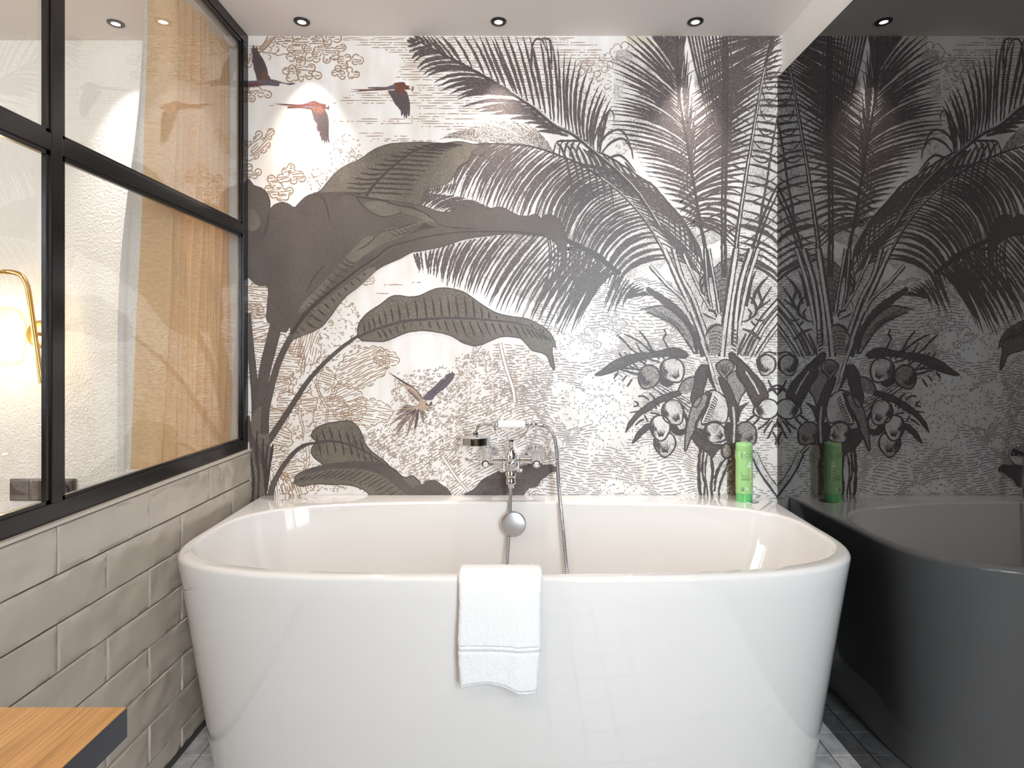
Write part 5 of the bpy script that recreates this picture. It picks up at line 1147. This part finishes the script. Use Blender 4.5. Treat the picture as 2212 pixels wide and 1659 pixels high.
hand_shower()
# ------------------------------------------------------------------ towel
def towel():
    t = thing('hand_towel', 'folded white terry towel hanging over the front rim of the bathtub', 'towel', (.0, 1.32, RZ))
    xl, xr = (990 - CX) / F * 1.312, (1172 - CX) / F * 1.312
    # centre line of the cloth in the YZ plane (from inside the tub over the rim and down the front)
    r = .012
    path = [(1.386, .500), (1.379, .56), (1.374, .60), (1.369, RZ + .004), (1.360, RZ + .0095), (1.345, RZ + .0115), (1.330, RZ + .0105), (1.317, RZ + .004), (1.3105, RZ - .012), (1.3085, .57), (1.308, .52), (1.308, .475)]
    p2 = [(1.308, .475), (1.309, .44), (1.310, .41), (1.311, .385)]
    C = cr([(y, z) for y, z in path], .006); H2 = cr(p2, .006)
    def sheet(C, name, th, mt, bottom=False):
        nx = 66; L = len(C); v = []; f = []
        for side in (1, -1):
            for k, (y, z) in enumerate(C):
                a = C[max(k - 1, 0)]; b_ = C[min(k + 1, L - 1)]; tx, tz = b_[0] - a[0], b_[1] - a[1]; l = math.hypot(tx, tz) or 1
                ny, nz = (tz / l, -tx / l)
                for i in range(nx + 1):
                    s = i / nx
                    e = min(s, 1 - s) * (xr - xl)
                    rr = th * math.sqrt(max(0., 1 - (1 - min(1, e / th)) ** 2)) if e < th else th
                    w_ = max(0, (RZ - z) / .25)
                    x = xl + (xr - xl) * s - .011 * w_ * (s > .5) * (s - .5) * 2 + .003 * math.sin(z * 30) * (2 * s - 1) * .6 + .002 * w_ * (1 - s)
                    yo = (.004 * math.sin(s * 5.2 + .4) * w_ - .007 * math.exp(-((s - .73) / .1) ** 2) * w_ * .9) * (1 if y < 1.34 else 0)
                    zo = 0
                    if w_ > .75: zo = (w_ - .75) / .3 * (.008 * math.sin(s * 2 * PI * 1.05 - .9) - .012 * s + .006) * 1.2
                    fz = noise.noise(Vector((x * 420, z * 420 + y * 300, side * 3.))) * .0009 + noise.noise(Vector((x * 130, z * 130 + y * 90, side * 5.))) * .0011
                    xe = noise.noise(Vector((z * 500 + y * 300, s * 2, 9.))) * .0012 if e < th else 0
                    v.append((x + xe, y + yo + side * ny * (rr + fz), z + zo + side * nz * (rr + fz)))
        m = nx + 1; off = L * m
        for k in range(L - 1):
            for i in range(nx):
                f.append((k * m + i, k * m + i + 1, (k + 1) * m + i + 1, (k + 1) * m + i))
                f.append((off + k * m + i, off + (k + 1) * m + i, off + (k + 1) * m + i + 1, off + k * m + i + 1))
        for k in range(L - 1):
            for i in (0, nx): f.append((k * m + i, (k + 1) * m + i, off + (k + 1) * m + i, off + k * m + i))
        for k in (0, L - 1):
            for i in range(nx): f.append((k * m + i, off + k * m + i, off + k * m + i + 1, k * m + i + 1))
        o = mk(name, v, f, mt, t, smooth=True)
        bm = bmesh.new(); bm.from_mesh(o.data); bmesh.ops.recalc_face_normals(bm, faces=bm.faces); bm.to_mesh(o.data); bm.free(); return o
    sheet(C, 'cloth', .0085, 'terry'); sheet([(y, z) for y, z in H2 if z < .468], 'border', .0085, 'terry')
    sheet([(1.3081, .4785), (1.3084, .472), (1.3086, .4645)], 'woven_band', .0082, 'hem')
    sheet([(1.311, .387), (1.311, .383), (1.311, .379)], 'hem', .0065, 'hem')
towel()
# ------------------------------------------------------------------ shampoo bottle
def tap_text():
    for s, x in (('HOT', -.084), ('COLD', .084)):
        cu = bpy.data.curves.new('t', 'FONT'); cu.body = s; cu.size = .0048; cu.align_x = 'CENTER'; cu.align_y = 'CENTER'; cu.offset = .0001
        ob = bpy.data.objects.new('t', cu); COL.objects.link(ob); bpy.context.view_layer.update()
        me = bpy.data.meshes.new_from_object(ob.evaluated_get(bpy.context.evaluated_depsgraph_get()))
        vs = [(x + v.co.x, D - .17725, .7635 + v.co.y) for v in me.vertices]; fs = [tuple(p.vertices) for p in me.polygons]
        bpy.data.objects.remove(ob); bpy.data.curves.remove(cu); mk('lettering', vs, fs, 'black', mix)['label'] = 'small black ' + s + ' lettering'
tap_text()
def bottle():
    cx, cy, bz = (1607.5 - CX) / F * 2.005, 2.005, RZ
    t = thing('shampoo_bottle', 'green shower soap bottle on the bathtub rim at the back right', 'bottle', (cx, cy, bz))
    M['green'] = mat('pale_green_plastic', sr(160, 206, 134), .3, 0., Subsurface_Weight=.08, Subsurface_Radius=(.03, .05, .02), Subsurface_Scale=.3)
    M['green_low'] = mat('deeper_green_plastic', sr(104, 188, 108), .18, 0., Subsurface_Weight=.08, Subsurface_Radius=(.02, .05, .02), Subsurface_Scale=.3)
    M['label_text'] = mat('label_print_dark', sr(45, 90, 50), .5); M['label_white'] = mat('label_print_white', sr(228, 245, 224), .5)
    M['label_orange'] = mat('label_print_orange', sr(225, 150, 60), .5); M['label_blue'] = mat('label_print_blue', sr(70, 140, 180), .5); M['label_black'] = mat('label_print_black', sr(20, 25, 20), .5)
    R = .0285; sy = .80
    H = .201
    MB().lathe([(0, 0), (R * .93, 0), (R * .95, .003), (R * .965, .028)], (cx, cy, bz), n=56, sy=sy).build('base_band', 'green_low', t, True, math.radians(40))
    MB().lathe([(R * .965, .0285), (R * .99, .0295), (R, .06), (R, .12), (R, H - .030), (R * .985, H - .0285)], (cx, cy, bz), n=56, sy=sy).build('body', 'green', t, True, math.radians(40))
    MB().lathe([(R * .96, H - .0285), (R * .985, H - .027), (R * .99, H - .008), (R * .96, H - .003), (R * .85, H), (R * .45, H + .001), (R * .4, H - .003), (0, H - .003)], (cx, cy, bz), n=56, sy=sy).box(cx - .009, cx + .009, cy - R * sy - .0012, cy - R * sy + .006, bz + H - .016, bz + H - .006, bev=.0015).build('cap', 'green', t, True, math.radians(40))
    # printing wrapped on the body
    rot = .05
    def wrap(x, z, lift=.0004):
        a = x / R + rot; rr = R + lift
        return (cx + math.sin(a) * rr, cy - math.cos(a) * rr * sy, bz + z)
    def text(s, x, z, size, m, bold=0.):
        cu = bpy.data.curves.new('t', 'FONT'); cu.body = s; cu.size = size; cu.offset = bold; cu.space_line = .95; cu.resolution_u = 3
        ob = bpy.data.objects.new('t', cu); COL.objects.link(ob); bpy.context.view_layer.update()
        me = bpy.data.meshes.new_from_object(ob.evaluated_get(bpy.context.evaluated_depsgraph_get()))
        vs = [wrap(x + v.co.x, z + v.co.y) for v in me.vertices]; fs = [tuple(p.vertices) for p in me.polygons]
        bpy.data.objects.remove(ob); bpy.data.curves.remove(cu); return mb.add(vs, fs, m)
    mb = MB()
    text('ECO', -.0215, .154, .0215, 0, -.00025)
    text('BY GREEN CULTURE', -.0205, .1480, .0034, 0)
    text('HAIR &\nBODY WASH', -.0195, .091, .0044, 0, .00004)
    text('SHAMPOOING\nCORPS & CHEVEUX', -.0195, .0795, .0044, 0, .00004)
    for i in range(2): mb.add([wrap(-.0195, .0655 - i * .0028), wrap(.006 - i * .006, .0655 - i * .0028), wrap(.006 - i * .006, .0667 - i * .0028), wrap(-.0195, .0667 - i * .0028)], [(0, 1, 2, 3)], 0)
    def shape(pts, m, lift=.00045):
        n = len(pts); c = (sum(p[0] for p in pts) / n, sum(p[1] for p in pts) / n)
        mb.add([wrap(*c, lift)] + [wrap(*p, lift) for p in pts], [(0, i + 1, (i + 1) % n + 1) for i in range(n)], m)
    # white star flower
    def star(x, z, r0, r1, n, a0, m, sq=1.):
        shape([(x + math.cos(a0 + PI * i / n) * (r1 if i % 2 else r0), z + math.sin(a0 + PI * i / n) * (r1 if i % 2 else r0) * sq) for i in range(2 * n)], m)
    star(.0105, .129, .0055, .0155, 6, .2, 1, 1.05); star(.004, .124, .002, .009, 4, .6, 1, .6); shape([(.0115, .126), (.0145, .131), (.012, .134), (.009, .131)], 2, .0006)
    def leafy(x, z, l, w_, a, m):
        dx, dz = math.cos(a), math.sin(a)
        shape([(x + dx * l * t_ - dz * w_ * s_, z + dz * l * t_ + dx * w_ * s_) for t_, s_ in ((0, 0), (.3, .5), (.7, .4), (1, 0), (.7, -.4), (.3, -.5))], m)
    random.seed(3)
    for i in range(9):
        z = .116 - i * .0058
        leafy(.0125 + .001 * (i % 2), z, .008, .0035, PI * .75 if i % 2 else PI * .3, 1)
        leafy(.0075 + i * .0013, z - .002, .006, .0032, -PI * .55 + random.uniform(-.5, .5), 3)
    shape([(.0125, .118), (.0135, .118), (.0165, .066), (.0155, .066)], 1)
    # round arrows and certification marks
    for k in range(5):
        a = 1.2 + k * .75; leafy(-.0165 + .0035 * math.cos(a), .1 + .0035 * math.sin(a), .0028, .0012, a + PI / 2, 0)
    shape([(-.0195 + .0045 + .0045 * math.cos(i * .52), .0475 + .0036 * math.sin(i * .52)) for i in range(12)], 4)
    shape([(-.015 + .0022 * math.cos(i * .52), .0475 + .0018 * math.sin(i * .52)) for i in range(12)], 1, .0007)
    shape([(-.0195, .0395), (-.0105, .0395), (-.0105, .042), (-.0195, .042)], 4)
    shape([(-.001 + .0036 * math.cos(i * .52), .0475 + .0036 * math.sin(i * .52)) for i in range(12)], 1)
    leafy(-.004, .0455, .0065, .003, .7, 5)
    mb.build('label_print', ['label_text', 'label_white', 'green', 'label_orange', 'label_black', 'label_blue'], t)['label'] = 'dark lettering with white flower print'
bottle()
